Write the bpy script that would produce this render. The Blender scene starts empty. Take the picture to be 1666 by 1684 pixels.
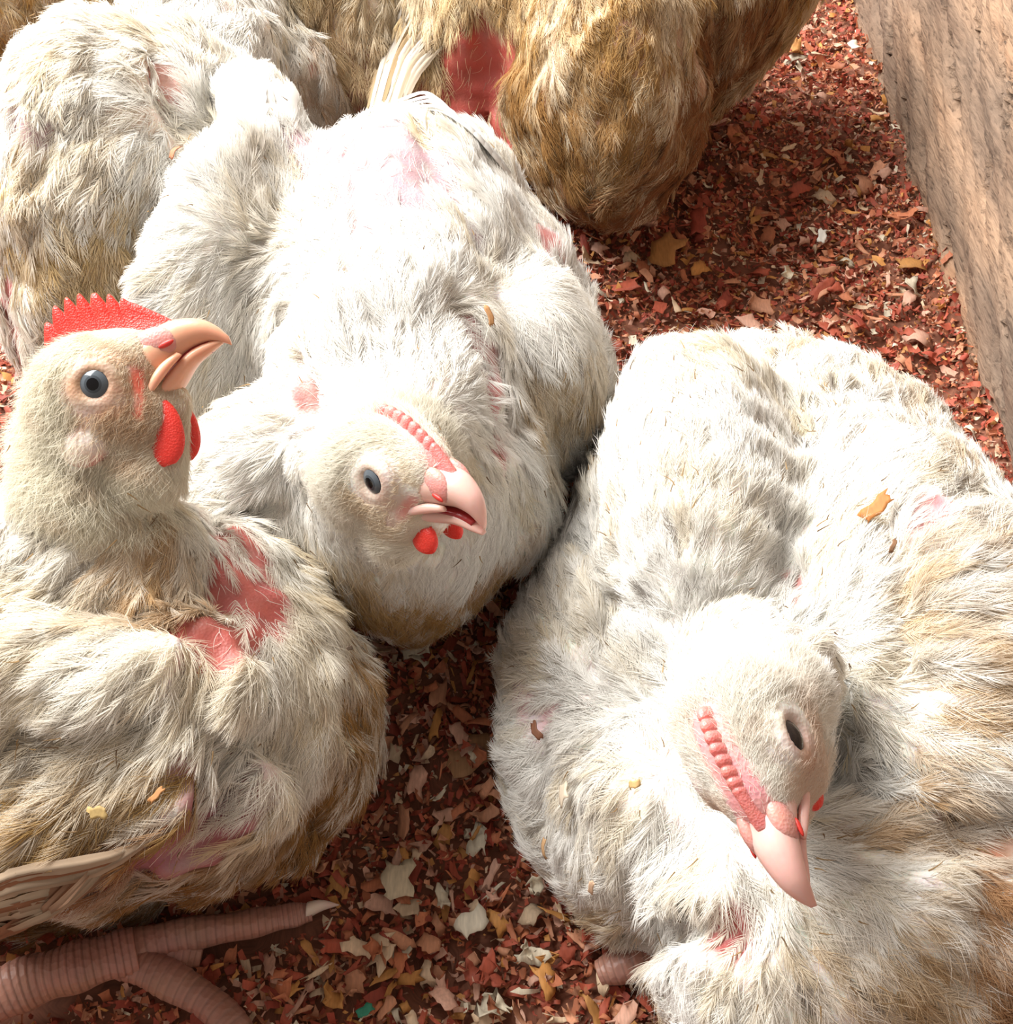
import bpy, math, random
import numpy as np

# ------------------------------------------------------------------ camera, world, light, exposure
scene = bpy.context.scene
COL = scene.collection
PITCH = math.radians(52.0)
CAM_H = 0.50
FOV = math.radians(46.0)
FPX = 833.0 / math.tan(FOV / 2)
cam_data = bpy.data.cameras.new('camera')
cam = bpy.data.objects.new('camera', cam_data)
COL.objects.link(cam)
cam.location = (0, 0, CAM_H)
cam.rotation_euler = (math.pi / 2 - PITCH, 0, 0)
cam_data.sensor_fit = 'HORIZONTAL'
cam_data.sensor_width = 36
cam_data.lens = 18 / math.tan(FOV / 2)
cam_data.clip_start = 0.01
scene.camera = cam

world = bpy.data.worlds.new('world')
scene.world = world
world.use_nodes = True
wb = world.node_tree.nodes['Background']
wb.inputs['Color'].default_value = (1.0, 0.86, 0.76, 1)
wb.inputs['Strength'].default_value = 0.48

def area_light(name, loc, target, size, size_y, energy, color):
    d = bpy.data.lights.new(name, 'AREA')
    d.shape = 'RECTANGLE'; d.size = size; d.size_y = size_y; d.energy = energy; d.color = color
    o = bpy.data.objects.new(name, d); COL.objects.link(o)
    o.location = loc
    v = np.array(target, float) - np.array(loc, float)
    import mathutils
    o.rotation_euler = mathutils.Vector(v).to_track_quat('-Z', 'Y').to_euler()
    return o
area_light('daylight_opening', (-0.85, 1.05, 1.25), (0.0, 0.38, 0.05), 1.3, 1.0, 104, (1.0, 0.985, 0.95))

vs = scene.view_settings
scene.display_settings.display_device = 'sRGB'
vs.view_transform = 'Standard'; vs.look = 'None'; vs.gamma = 1.0
vs.use_curve_mapping = False
vs.exposure = 0.10
scene.cycles.max_bounces = 5
scene.cycles.diffuse_bounces = 3
scene.cycles.transparent_max_bounces = 8

# ------------------------------------------------------------------ camera rays -> world points
R3 = np.array([1.0, 0, 0])
UPC = np.array([0, math.sin(PITCH), math.cos(PITCH)])
FWD = np.array([0, math.cos(PITCH), -math.sin(PITCH)])
TOW = -FWD
CAM = np.array([0, 0, CAM_H])
def W(px, py, z):
    """point at height z seen at photograph pixel px, py"""
    d = (px - 833.0) * R3 + (842.0 - py) * UPC + FPX * FWD
    return CAM + d * ((z - CAM_H) / d[2])
def PX(p):
    """photograph pixels of a world point"""
    v = np.asarray(p, float) - CAM
    w = v @ FWD
    return 833 + FPX * (v @ R3) / w, 842 - FPX * (v @ UPC) / w
def SC(p):
    return FPX / ((np.asarray(p) - CAM) @ FWD)      # pixels per metre there
def nrm(v):
    v = np.asarray(v, float)
    return v / np.maximum(np.linalg.norm(v, axis=-1, keepdims=True), 1e-12)

# ------------------------------------------------------------------ noise
class Noise:
    """smooth pseudo random field from sines"""
    def __init__(self, seed, wavelength, n=10):
        r = np.random.RandomState(seed)
        d = nrm(r.normal(size=(n, 3)))
        self.k = (d * (2 * math.pi / wavelength) * r.uniform(.6, 1.6, (n, 1))).T
        self.ph = r.uniform(0, 6.28, n); self.n = n
    def __call__(self, p):
        return np.sin(p @ self.k + self.ph).sum(-1) / math.sqrt(self.n / 2.0)

# ------------------------------------------------------------------ signed distance modelling
class Sdf:
    def __init__(self, k=0.012):
        self.pr = []; self.k = k; self.relief = []; self.calm = []
    def ell(self, c, r, axes=None, k=None, sub=False):
        """ellipsoid; axes = (x dir, z-ish dir)"""
        M = np.eye(3)
        if axes is not None:
            x = nrm(axes[0]); z = np.array(axes[1], float); z = nrm(z - x * (z @ x)); y = np.cross(z, x)
            M = np.stack([x, y, z], 1)
        self.pr.append(('e', np.array(c, float), np.array(r, float), M, self.k if k is None else k, sub)); return self
    def cap(self, a, b, ra, rb, k=None, sub=False):
        self.pr.append(('c', np.array(a, float), np.array(b, float), (ra, rb), self.k if k is None else k, sub)); return self
    def tube(self, pts, rs, k=None):
        for i in range(len(pts) - 1):
            self.cap(pts[i], pts[i + 1], rs[i], rs[i + 1], k)
        return self
    def bounds(self):
        lo = np.full(3, 9.0); hi = -lo
        for q in self.pr:
            if q[5]: continue
            if q[0] == 'e':
                m = np.sqrt(((q[3] * q[2]) ** 2).sum(1)); lo = np.minimum(lo, q[1] - m); hi = np.maximum(hi, q[1] + m)
            else:
                for c, r in ((q[1], q[3][0]), (q[2], q[3][1])):
                    lo = np.minimum(lo, c - r); hi = np.maximum(hi, c + r)
        return lo - .012, hi + .012
    def __call__(self, p):
        d = None
        for q in self.pr:
            if q[0] == 'e':
                l = (p - q[1]) @ q[3]
                a = np.sqrt(((l / q[2]) ** 2).sum(-1)); b = np.sqrt(((l / q[2] ** 2) ** 2).sum(-1))
                e = a * (a - 1) / np.maximum(b, 1e-9)
            else:
                ba = q[2] - q[1]; pa = p - q[1]
                h = np.clip((pa @ ba) / (ba @ ba), 0, 1)
                e = np.linalg.norm(pa - h[..., None] * ba, axis=-1) - (q[3][0] * (1 - h) + q[3][1] * h)
            k = q[4]
            if d is None: d = e
            elif q[5]:
                e = -e
                h = np.clip(.5 + .5 * (e - d) / k, 0, 1)
                d = d * (1 - h) + e * h + k * h * (1 - h)
            else:
                h = np.clip(.5 + .5 * (d - e) / k, 0, 1)
                d = d * (1 - h) + e * h - k * h * (1 - h)
        if self.relief:
            f = np.ones(p.shape[:-1])
            for c, r in self.calm: f = f * np.clip((np.linalg.norm(p - c, axis=-1) - r) / r * 1.5, 0, 1)
            for nz, am in self.relief: d = d - am * f * nz(p)
        return d
    def hit(self, px, py):
        """point of the surface seen at photograph pixel px, py"""
        r = nrm((px - 833.0) * R3 + (842.0 - py) * UPC + FPX * FWD); t = .1; best = (9, t)
        for _ in range(120):
            d = float(self((CAM + r * t)[None])[0])
            if d < best[0]: best = (d, t)
            if d < 1e-5 or t > 1.6: break
            t += d * .7
        return CAM + r * best[1]
    def grad(self, p, h=4e-4):
        g = np.stack([self(p + np.array(v) * h) - self(p - np.array(v) * h) for v in ((1, 0, 0), (0, 1, 0), (0, 0, 1))], -1)
        return nrm(g)
    def mesh(self, cell, zmin=0.0):
        lo, hi = self.bounds()
        B = 4
        n = np.ceil((hi - lo) / (cell * B)).astype(int) + 1
        ax = [lo[i] + (np.arange(n[i]) + .5) * cell * B for i in range(3)]
        G = np.stack(np.meshgrid(*ax, indexing='ij'), -1)
        C = self(G.reshape(-1, 3)).reshape(n)
        V = C.repeat(B, 0).repeat(B, 1).repeat(B, 2).astype(np.float32)
        near = np.abs(V) < cell * B * 1.6
        idx = np.argwhere(near)
        pts = lo + (idx + .5) * cell
        V[near] = self(pts)
        V[near] = np.maximum(V[near], zmin - pts[:, 2])
        Z = lo[2] + (np.arange(V.shape[2]) + .5) * cell
        V = np.where(near, V, np.maximum(V, (zmin - Z)[None, None, :]))
        s = V < 0
        S = [s[a:s.shape[0] - 1 + a, b:s.shape[1] - 1 + b, c:s.shape[2] - 1 + c] for a in (0, 1) for b in (0, 1) for c in (0, 1)]
        cnt = sum(x.astype(np.int8) for x in S)
        act = (cnt > 0) & (cnt < 8)
        ids = np.full(act.shape, -1, int); ci = np.argwhere(act); ids[act] = np.arange(len(ci))
        acc = np.zeros((len(ci), 3)); num = np.zeros(len(ci))
        cs = [np.array([a, b, c]) for a in (0, 1) for b in (0, 1) for c in (0, 1)]
        val = [V[ci[:, 0] + c[0], ci[:, 1] + c[1], ci[:, 2] + c[2]] for c in cs]
        for i in range(8):
            for j in range(i + 1, 8):
                if np.abs(cs[i] - cs[j]).sum() != 1: continue
                m = (val[i] < 0) != (val[j] < 0)
                t = val[i] / np.where(m, val[i] - val[j], 1)
                acc += np.where(m[:, None], cs[i] + t[:, None] * (cs[j] - cs[i]), 0); num += m
        P = lo + (ci + .5 + acc / num[:, None]) * cell
        F = []
        for a in range(3):
            b, c = (a + 1) % 3, (a + 2) % 3
            sl0 = [slice(1, -1)] * 3; sl1 = [slice(1, -1)] * 3
            sl0[a] = slice(0, s.shape[a] - 1); sl1[a] = slice(1, s.shape[a])
            A0 = s[tuple(sl0)]; A1 = s[tuple(sl1)]
            e = np.argwhere(A0 != A1)
            inside = A0[e[:, 0], e[:, 1], e[:, 2]]
            base = e.copy(); base[:, b] += 1; base[:, c] += 1     # sample index
            def cell_id(db, dc):
                q = base.copy(); q[:, b] += db; q[:, c] += dc
                return ids[q[:, 0], q[:, 1], q[:, 2]]
            q = np.stack([cell_id(-1, -1), cell_id(0, -1), cell_id(0, 0), cell_id(-1, 0)], 1)
            q[~inside] = q[~inside][:, ::-1]
            F.append(q)
        F = np.concatenate(F)
        F = F[(F >= 0).all(1)]
        return P, F

def subdivide(P, F):
    """one quad subdivision"""
    n = len(P)
    E = np.sort(np.stack([F, np.roll(F, -1, 1)], -1).reshape(-1, 2), 1)
    U, inv = np.unique(E[:, 0].astype(np.int64) * n + E[:, 1], return_inverse=True)
    a, b = U // n, U % n
    mid = (P[a] + P[b]) / 2
    inv = inv.reshape(-1, 4) + n
    fc = P[F].mean(1); fi = n + len(U) + np.arange(len(F))
    Q = np.concatenate([np.stack([F[:, i], inv[:, i], fi, inv[:, i - 1]], 1) for i in range(4)])
    return np.concatenate([P, mid, fc]), Q

# ------------------------------------------------------------------ objects
def tag(o, label=None, cat=None, group=None, kind=None):
    if label: o['label'] = label
    if cat: o['category'] = cat
    if group: o['group'] = group
    if kind: o['kind'] = kind
    return o
def empty(name, loc, label, cat, group=None):
    o = bpy.data.objects.new(name, None); COL.objects.link(o)
    o.location = [float(v) for v in loc]; o.empty_display_size = .02
    return tag(o, label, cat, group)
def mesh_obj(name, P, F, mat, parent=None, smooth=True, attrs=None, fattr=None):
    """P world coordinates; parent is an unrotated empty (or a child of one)"""
    me = bpy.data.meshes.new(name)
    P = np.asarray(P, np.float64)
    o = bpy.data.objects.new(name, me); COL.objects.link(o)
    off = np.zeros(3)
    q = parent
    while q is not None:
        off = off + np.array(q.location); q = q.parent
    if isinstance(F, np.ndarray):
        k = F.shape[1]
        me.vertices.add(len(P)); me.vertices.foreach_set('co', (P - off).astype(np.float32).ravel())
        me.loops.add(F.size); me.loops.foreach_set('vertex_index', F.ravel().astype(np.int32))
        me.polygons.add(len(F)); me.polygons.foreach_set('loop_start', np.arange(0, F.size, k, dtype=np.int32))
        me.update(calc_edges=True)
    else:
        me.from_pydata([tuple(v) for v in (P - off)], [], F)
    if smooth: me.polygons.foreach_set('use_smooth', np.ones(len(me.polygons), bool))
    for m in (mat if isinstance(mat, (list, tuple)) else [mat]): me.materials.append(m)
    for nme, v in (attrs or {}).items():
        v = np.asarray(v, np.float32)
        if v.ndim == 1:
            at = me.attributes.new(nme, 'FLOAT', 'POINT'); at.data.foreach_set('value', v)
        else:
            at = me.attributes.new(nme, 'FLOAT_COLOR', 'POINT')
            if v.shape[1] == 3: v = np.concatenate([v, np.ones((len(v), 1), np.float32)], 1)
            at.data.foreach_set('color', v.ravel())
    me.update()
    if parent is not None: o.parent = parent
    return o
def hair_obj(name, pts, rad, mat, parent, tint):
    """pts (n, k, 3) world, rad (n, k) or (k,), tint (n, 3)"""
    n, k, _ = pts.shape
    cd = bpy.data.hair_curves.new(name)
    cd.add_curves([k] * n)
    off = np.zeros(3); q = parent
    while q is not None:
        off = off + np.array(q.location); q = q.parent
    cd.points.foreach_set('position', (pts - off).astype(np.float32).ravel())
    r = np.broadcast_to(rad, (n, k)).astype(np.float32).ravel()
    cd.points.foreach_set('radius', np.ascontiguousarray(r))
    at = cd.attributes.new('tint', 'FLOAT_COLOR', 'CURVE')
    at.data.foreach_set('color', np.concatenate([tint, np.ones((n, 1))], 1).astype(np.float32).ravel())
    cd.materials.append(mat)
    o = bpy.data.objects.new(name, cd); COL.objects.link(o)
    if parent is not None: o.parent = parent
    return o

# ------------------------------------------------------------------ materials
def material(name):
    m = bpy.data.materials.new(name); m.use_nodes = True
    nt = m.node_tree; nt.nodes.clear()
    out = nt.nodes.new('ShaderNodeOutputMaterial')
    return m, nt, out
def N(nt, t, **kw):
    n = nt.nodes.new(t)
    for k, v in kw.items():
        if k in n.inputs: n.inputs[k].default_value = v
        else: setattr(n, k, v)
    return n
def L(nt, a, ai, b, bi): nt.links.new(a.outputs[ai], b.inputs[bi])
# ------------------------------------------------------------------ the birds' bodies
class Frame:
    """head frame: x forward along the beak, y left, z up; metres"""
    def __init__(self, o, f, u, s=1.0):
        self.o = np.array(o, float); self.x = nrm(f); u = np.array(u, float)
        self.z = nrm(u - self.x * (u @ self.x)); self.y = np.cross(self.z, self.x); self.s = s
    def __call__(self, p):
        p = np.asarray(p, float) * self.s
        return self.o + p[..., 0:1] * self.x + p[..., 1:2] * self.y + p[..., 2:3] * self.z
    def d(self, v):
        v = np.asarray(v, float)
        return v[..., 0:1] * self.x + v[..., 1:2] * self.y + v[..., 2:3] * self.z
def img(r, u, t):
    """direction from right / up in the picture / towards the camera"""
    return nrm(r * R3 + u * UPC + t * TOW)

def head_sdf(S, H):
    s = H.s
    S.ell(H([.000, 0, .0005]), np.array([.0205, .0145, .0185]) * s, (H.x, H.z), k=.010)          # skull
    S.cap(H([.006, 0, .001]), H([.0125, 0, .0025]), .0125 * s, .0080 * s, k=.007)                  # face
    S.cap(H([.019, 0, -.0085]), H([.006, 0, -.022]), .0058 * s, .0115 * s, k=.008)                 # throat
    S.ell(H([.012, 0, .009]), np.array([.012, .0070, .0080]) * s, (H.x, H.z), k=.007)             # brow
    for sd in (1, -1):
        S.ell(H([.006, sd * .0075, -.009]), np.array([.012, .0060, .0085]) * s, (H.x, H.z), k=.006)   # cheek
        S.ell(H([-.007, sd * .0125, -.0125]), np.array([.0068, .0038, .0062]) * s, (H.x, H.z), k=.002)   # ear lobe
        S.ell(H([.0040, sd * .0118, .0035]), np.array([.0088, .0042, .0082]) * s, (H.x, H.z), k=.003)   # orbit
        S.ell(H([.0040, sd * .0180, .0035]), np.array([.0056, .0042, .0053]) * s, (H.x, H.z), k=.0016, sub=True)   # socket
    S.calm.append((H.o, .030 * s))

def head_at(eye_px, z, f, u, s, side):
    """head frame whose eye (side +1 left, -1 right) is seen at eye_px"""
    H = Frame((0, 0, 0), f, u, s)
    e = H(np.array([.004, side * .0150, .0035]))
    H.o = W(eye_px[0], eye_px[1], z) - e
    return H
HA = head_at((155, 632), .215, img(.93, .33, .06), img(-.33, .93, .08), 1.12, -1)
HB = head_at((612, 792), .185, img(.70, -.54, .46), img(.46, .42, .78), 1.05, -1)
HC = head_at((1306, 1208), .215, img(.34, -.84, .42), img(-.557, .178, .806), 1.0, 1)

def bird_A():
    S = Sdf(.02)
    S.ell(W(190, 1180, .085), (.105, .085, .085), (img(-1, .15, -.1), [0, 0, 1]))      # trunk
    S.ell(W(440, 1170, .070), (.060, .062, .072), None, k=.03)                          # breast
    S.ell(W(60, 990, .11), (.075, .06, .060), None, k=.03)                             # back
    S.ell(W(395, 960, .105), (.030, .028, .030), None, k=.025)                          # far shoulder
    S.cap(W(190, 960, .125), W(150, 800, .165), .040, .026, k=.022)                     # neck
    S.cap(W(150, 800, .165), HA([-.006, 0, -.010]), .026, .0155, k=.014)
    head_sdf(S, HA)
    # near wing, folded, elbow towards the breast
    S.ell(W(150, 1130, .142), (.062, .026, .022), (img(-1, .05, 0), img(0, .3, 1)), k=.007)
    S.ell(W(292, 1115, .135), (.020, .020, .022), None, k=.007)
    S.ell(W(285, 1260, .120), (.026, .024, .026), (img(-.6, .6, 0), img(0, 0, 1)), k=.004)
    S.ell(W(110, 1350, .108), (.075, .028, .022), (img(-1, -.16, 0), img(0, -.3, 1)), k=.005)
    # thigh and belly over the foot
    S.ell(W(230, 1420, .045), (.075, .030, .026), (img(1, .12, 0), [0, 0, 1]), k=.02)
    return S
def bird_B():
    S = Sdf(.02)
    S.ell(W(590, 480, .085), (.100, .125, .085), None)
    S.ell(W(430, 240, .110), (.050, .060, .045), None, k=.04)                      # rump
    S.cap(W(430, 230, .120), W(415, 135, .150), .030, .012, k=.02)                      # tail
    S.ell(W(395, 530, .085), (.092, .042, .072), (img(.25, 1, 0), [0, 0, 1]), k=.015)   # its right wing
    S.ell(W(865, 460, .085), (.036, .095, .070), (img(1, .35, 0), [0, 0, 1]), k=.015)   # its left wing
    S.cap(W(880, 400, .110), W(800, 255, .135), .026, .016, k=.008)                     # wing tip
    S.cap(W(800, 255, .135), W(690, 200, .150), .016, .006, k=.006)
    S.ell(W(905, 650, .080), (.036, .045, .060), None, k=.012)
    S.ell(W(640, 600, .125), (.048, .055, .050), None, k=.02)                      # shoulder hump
    S.ell(W(710, 880, .075), (.062, .050, .060), None, k=.02)                      # crop
    S.ell(W(880, 800, .080), (.034, .052, .048), (img(1, .8, 0), [0, 0, 1]), k=.015)
    S.ell(W(480, 850, .085), (.040, .040, .055), None, k=.015)
    S.cap(W(620, 760, .135), HB([-.010, 0, -.006]), .030, .018, k=.012)
    head_sdf(S, HB)
    return S
def bird_C():
    S = Sdf(.02)
    S.ell(W(1290, 880, .085), (.105, .135, .090), None)
    S.ell(W(1180, 700, .110), (.070, .075, .060), None, k=.03)
    S.ell(W(985, 1160, .075), (.040, .085, .072), (img(1, .05, 0), [0, 0, 1]), k=.02)     # wing on the left
    S.ell(W(1060, 1380, .070), (.038, .034, .050), None, k=.015)
    S.ell(W(1560, 1100, .105), (.055, .10, .065), (img(1, .15, 0), [0, 0, 1]), k=.015)      # wing on the right
    S.ell(W(1390, 1560, .085), (.070, .050, .060), None, k=.012)                             # breast
    S.ell(W(1170, 1640, .055), (.032, .030, .045), None, k=.012)
    S.cap(W(1245, 1110, .150), HC([-.004, 0, -.006]), .025, .0165, k=.018)
    head_sdf(S, HC)
    return S
def bird_D():
    S = Sdf(.02)
    S.ell(W(140, 270, .095), (.098, .110, .095), None)
    S.ell(W(250, 140, .120), (.055, .060, .060), None, k=.03)
    S.ell(W(60, 400, .08), (.060, .070, .070), None, k=.015)
    S.ell(W(20, 480, .06), (.05, .06, .055), None, k=.015)
    return S
def bird_E():
    S = Sdf(.02)
    S.ell(W(430, 40, .090), (.062, .080, .085), None)
    S.ell(W(350, 120, .100), (.040, .050, .050), None, k=.02)
    S.ell(W(510, 140, .060), (.038, .035, .060), None, k=.02)
    return S
def bird_F():
    S = Sdf(.02)
    S.ell(W(1040, 30, .095), (.125, .085, .095), (img(1, .25, 0), [0, 0, 1]))
    S.ell(W(1000, 230, .050), (.060, .045, .055), None, k=.025)
    S.ell(W(735, 70, .100), (.048, .060, .070), (img(1, .2, 0), [0, 0, 1]), k=.010)
    S.ell(W(830, 200, .060), (.030, .03, .05), None, k=.02)
    return S
def bird_G():
    S = Sdf(.02)
    S.ell(W(575, -20, .085), (.055, .07, .085), None)
    S.ell(W(600, 130, .05), (.03, .04, .05), None, k=.02)
    return S
def bird_H():
    S = Sdf(.02)
    S.ell(W(0, -10, .09), (.09, .08, .09), None)
    return S

FIT = {'A': [[-0.0153, 0.003, 0.0033, -0.0981, -0.1579, -0.1873], [-0.0179, -0.003, -0.0072, 0.0243, -0.165, -0.0646], [0.0016, -0.0107, -0.0172, 0.0003, -0.0406, -0.0814], [-0.0027, -0.0127, -0.0091, -0.0167, 0.0226, 0.0376], [0.0017, -0.007, 0.0018, -0.0823, -0.1014, 0.0], [0.0019, 0.0121, 0.0113, -0.0596, 0.0071, 0.0], [0.0, 0.0, 0.0, 0.0, 0.0, 0.0], [0.0, 0.0, 0.0, 0.0, 0.0, 0.0], [0.0, 0.0, 0.0, 0.0, 0.0, 0.0], [0.0, 0.0, 0.0, 0.0, 0.0, 0.0], [-0.0586, 0.0127, -0.047, -0.1463, -0.048, 0.1004]],
    'B': [[0.0264, -0.0135, -0.0039, -0.3299, -0.0049, -0.0063], [0.0041, -0.034, -0.0103, -0.6709, 0.1527, 0.1487], [-0.0095, 0.0162, -0.0192, -0.3402, 0.1341, 0.0], [-0.0071, 0.0162, -0.0057, 0.0263, -0.1117, 0.0194], [-0.006, -0.017, -0.0192, 0.1492, -0.1659, -0.1435], [-0.0115, -0.0068, -0.0113, -0.0344, -0.0085, 0.0], [0.0018, -0.0041, -0.0137, -0.0611, 0.018, 0.0], [-0.0111, 0.005, 0.0036, -0.0377, -0.0011, -0.0089], [0.0, 0.0, 0.0, 0.0, 0.0, 0.0], [-0.0091, 0.0091, 0.0193, -0.2295, 0.1574, 0.2], [-0.0307, 0.0036, 0.0014, -0.0028, -0.0872, -0.0187], [-0.0079, 0.0134, -0.008, -0.0276, -0.0631, 0.0611], [0.0, 0.0, 0.0, 0.0, 0.0, 0.0]],
    'C': [[0.0123, -0.015, -0.0475, 0.02, 0.1955, -0.0364], [-0.0139, -0.0331, 0.0037, -0.6572, -0.0452, -0.2612], [0.0255, 0.0146, -0.0384, 0.4715, 0.132, -0.1301], [0.0105, 0.0087, 0.0038, -0.0312, -0.0187, -0.0078], [-0.0071, 0.0051, -0.0014, -0.0421, 0.0636, -0.0109], [0.0018, 0.0016, 0.0012, -0.0209, -0.0038, -0.0038], [0.0146, 0.0042, 0.0023, -0.0394, -0.0129, -0.0062], [0.0, 0.0, 0.0, 0.0, 0.0, 0.0]],
    'E': [[-0.0323, -0.001, -0.0, -0.1734, -0.0056, -0.0043], [0.0001, 0.0001, -0.0, 0.0003, 0.0003, 0.0], [-0.0085, -0.0095, -0.0297, -0.1014, 0.0208, 0.192]],
    'D': [[0.0165, -0.0081, -0.0203, -0.457, -0.1906, 0.0796], [0.0098, -0.006, -0.0277, -0.0064, -0.0101, -0.1393], [0.0306, 0.0078, -0.0105, -0.1247, -0.0347, 0.075], [0.0397, 0.0013, -0.0169, -0.1564, 0.0178, 0.0489]],
    'F': [[-0.0142, 0.017, 0.0043, 0.0754, -0.0023, -0.0322], [0.0001, -0.0159, 0.0443, -0.1228, 0.4663, 0.3851], [-0.0091, 0.0188, -0.0625, -0.1613, 0.0266, -0.2126], [0.0285, -0.0133, 0.0139, -0.003, 0.006, -0.0818]]}
#FITDATA
def moved(q, v):
    """a primitive shifted by v[:3] and scaled by exp(v[3:])"""
    v = np.asarray(v)
    if q[0] == 'e': return (q[0], q[1] + v[:3], q[2] * np.exp(v[3:]), *q[3:])
    return (q[0], q[1] + v[:3], q[2] + v[:3], (q[3][0] * math.exp(v[3]), q[3][1] * math.exp(v[4])), *q[4:])
def fitted(k):
    S = globals()['bird_' + k]()
    if k in FIT:
        es = [i for i, q in enumerate(S.pr) if not (k in 'ABC' and any(abs(q[1] - H.o).max() < .03 * H.s for H in (HA, HB, HC)))]
        for i, v in zip(es, FIT[k]): S.pr[i] = moved(S.pr[i], v)
    return S
# ------------------------------------------------------------------ plumage
def m_feather():
    m, nt, out = material('plumage')
    a = N(nt, 'ShaderNodeAttribute', attribute_name='tint')
    d = N(nt, 'ShaderNodeBsdfDiffuse'); t = N(nt, 'ShaderNodeBsdfTranslucent')
    mx = N(nt, 'ShaderNodeMixShader'); mx.inputs[0].default_value = .38
    L(nt, a, 'Color', d, 'Color'); L(nt, a, 'Color', t, 'Color')
    L(nt, d, 0, mx, 1); L(nt, t, 0, mx, 2); L(nt, mx, 0, out, 0)
    return m
M_PLUME = m_feather()

WHITE = np.array([.88, .865, .83]); CREAM = np.array([.80, .70, .52]); STAIN = np.array([.50, .33, .15]); RUST = np.array([.33, .12, .055]); DARK = np.array([.13, .09, .06])
def lerp(a, b, t): return a + (b - a) * np.asarray(t)[..., None]

class Comb:
    """direction field: default direction plus local overrides (point, direction, sigma)"""
    def __init__(self, default, loc=(), wob=.35, seed=0):
        self.d = np.array(default, float); self.loc = loc; self.wob = wob
        self.n = [Noise(seed * 7 + i + 1, .05) for i in range(3)]
    def __call__(self, p, g):
        v = np.repeat(self.d[None], len(p), 0); 
        for (c, d, s) in self.loc:
            w = np.exp(-((p - c) ** 2).sum(-1) / (2 * s * s))[:, None]
            v = v * (1 - w) + np.asarray(d) * w
        v = v + self.wob * np.stack([n(p) for n in self.n], -1) * .5
        v = v - g * (v * g).sum(-1, keepdims=True)
        return nrm(v)

def sample(P, F, n, rng, dens=None):
    T = np.concatenate([F[:, [0, 1, 2]], F[:, [0, 2, 3]]])
    a = P[T[:, 0]]; b = P[T[:, 1]]; c = P[T[:, 2]]
    nv = np.cross(b - a, c - a); ar = np.linalg.norm(nv, axis=1)
    ctr = (a + b + c) / 3
    w = ar.copy()
    if dens is not None: w = w * dens(ctr)
    away = ((CAM - ctr) * nv).sum(1) / np.maximum(np.linalg.norm(CAM - ctr, axis=1) * ar, 1e-12)
    w = w * np.clip(.25 + (away + .25) * 1.5, .12, 1) * (ctr[:, 2] > .004)
    i = rng.choice(len(T), n, p=w / w.sum())
    u = rng.uniform(size=(n, 2)); fl = u.sum(1) > 1; u[fl] = 1 - u[fl]
    return a[i] + u[:, :1] * (b[i] - a[i]) + u[:, 1:] * (c[i] - a[i])

def vanes(S, P, F, n, comb, par, rng, name, parent, M=13, K=6, rad=.00024, mat=None, dens=None, fluff=0.0):
    """contour feathers: every feather a shaft line with barbs on both sides"""
    p = sample(P, F, n, rng, dens)
    q = par(p, rng)                       # dict: L, W, lift, tint, keep
    k = q.get('keep')
    if k is not None:
        p = p[k]; q = {a: (b[k] if isinstance(b, np.ndarray) and len(b) == n else b) for a, b in q.items() if a != 'keep'}; n = len(p)
    Lf, Wf, lift, tint = q['L'], q['W'], q['lift'], q['tint']
    g = S.grad(p); pos = p.copy(); C = [p.copy()]; G = [g]
    yaw = rng.normal(0, .18, n)
    d = comb(p, g); 
    sdir = np.cross(g, d); d = nrm(d + sdir * yaw[:, None])
    for j in range(1, K):
        s = j / (K - 1)
        step = Lf / (K - 1)
        pos = pos + d * step[:, None]
        g = S.grad(pos); h = S(pos)
        want = .0005 + Lf * lift * s ** 1.3
        pos = pos + g * (want - h)[:, None]
        pos[:, 2] = np.maximum(pos[:, 2], .001)
        nd = comb(pos, g); nd = nd + np.cross(g, nd) * yaw[:, None]
        d = nrm(d * .6 + nd * .4); d = nrm(d - g * (d * g).sum(-1, keepdims=True))
        C.append(pos.copy()); G.append(g)
    C = np.stack(C, 1); G = np.stack(G, 1)                 # n,K,3
    T = nrm(np.gradient(C, axis=1)); B = nrm(np.cross(G, T))
    # barbs
    s = np.linspace(.05, 1.0, M)[None, :] + rng.uniform(-.5, .5, (n, M)) / M
    s = np.clip(s, .02, .999)
    fi = s * (K - 1); i0 = np.floor(fi).astype(int); fr = (fi - i0)[..., None]
    r = np.arange(n)[:, None]
    def at(X): return X[r, i0] * (1 - fr) + X[r, np.minimum(i0 + 1, K - 1)] * fr
    c = at(C); t = nrm(at(T)); b = nrm(at(B)); nn = nrm(at(G))
    prof = np.sin(np.clip(s * .86 + .12, 0, 1) * math.pi) ** .6
    out = []; tn = []
    for side in (1, -1):
        al = np.radians(48 - 36 * s) + rng.normal(0, .13, s.shape)
        Lb = (Wf[:, None] * prof * rng.uniform(.7, 1.1, s.shape) + Lf[:, None] * .16 * s ** 3)[..., None]
        ca, sa = np.cos(al)[..., None], (side * np.sin(al))[..., None]
        up = (rng.normal(0, .07 + fluff, s.shape) + .03 + fluff)[..., None]
        pt = []
        for u in (0, .33, .68, 1.0):
            pt.append(c + Lb * (u * (ca * t + sa * b) + u * u * (.42 * t - .14 * nn) + u * up * nn))
        out.append(np.stack(pt, 2).reshape(-1, 4, 3))
        tn.append((tint[:, None, :] * rng.uniform(.93, 1.05, s.shape)[..., None]).reshape(-1, 3))
    out = np.concatenate(out); tn = np.concatenate(tn)
    out[..., 2] = np.maximum(out[..., 2], .0006)
    rr = np.array([1.0, .95, .7, .12]) * rad
    o = hair_obj(name, out, rr, mat or M_PLUME, parent, np.clip(tn, 0, .93))
    tag(o, kind='stuff')
    return o, (C, G, q)

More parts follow.
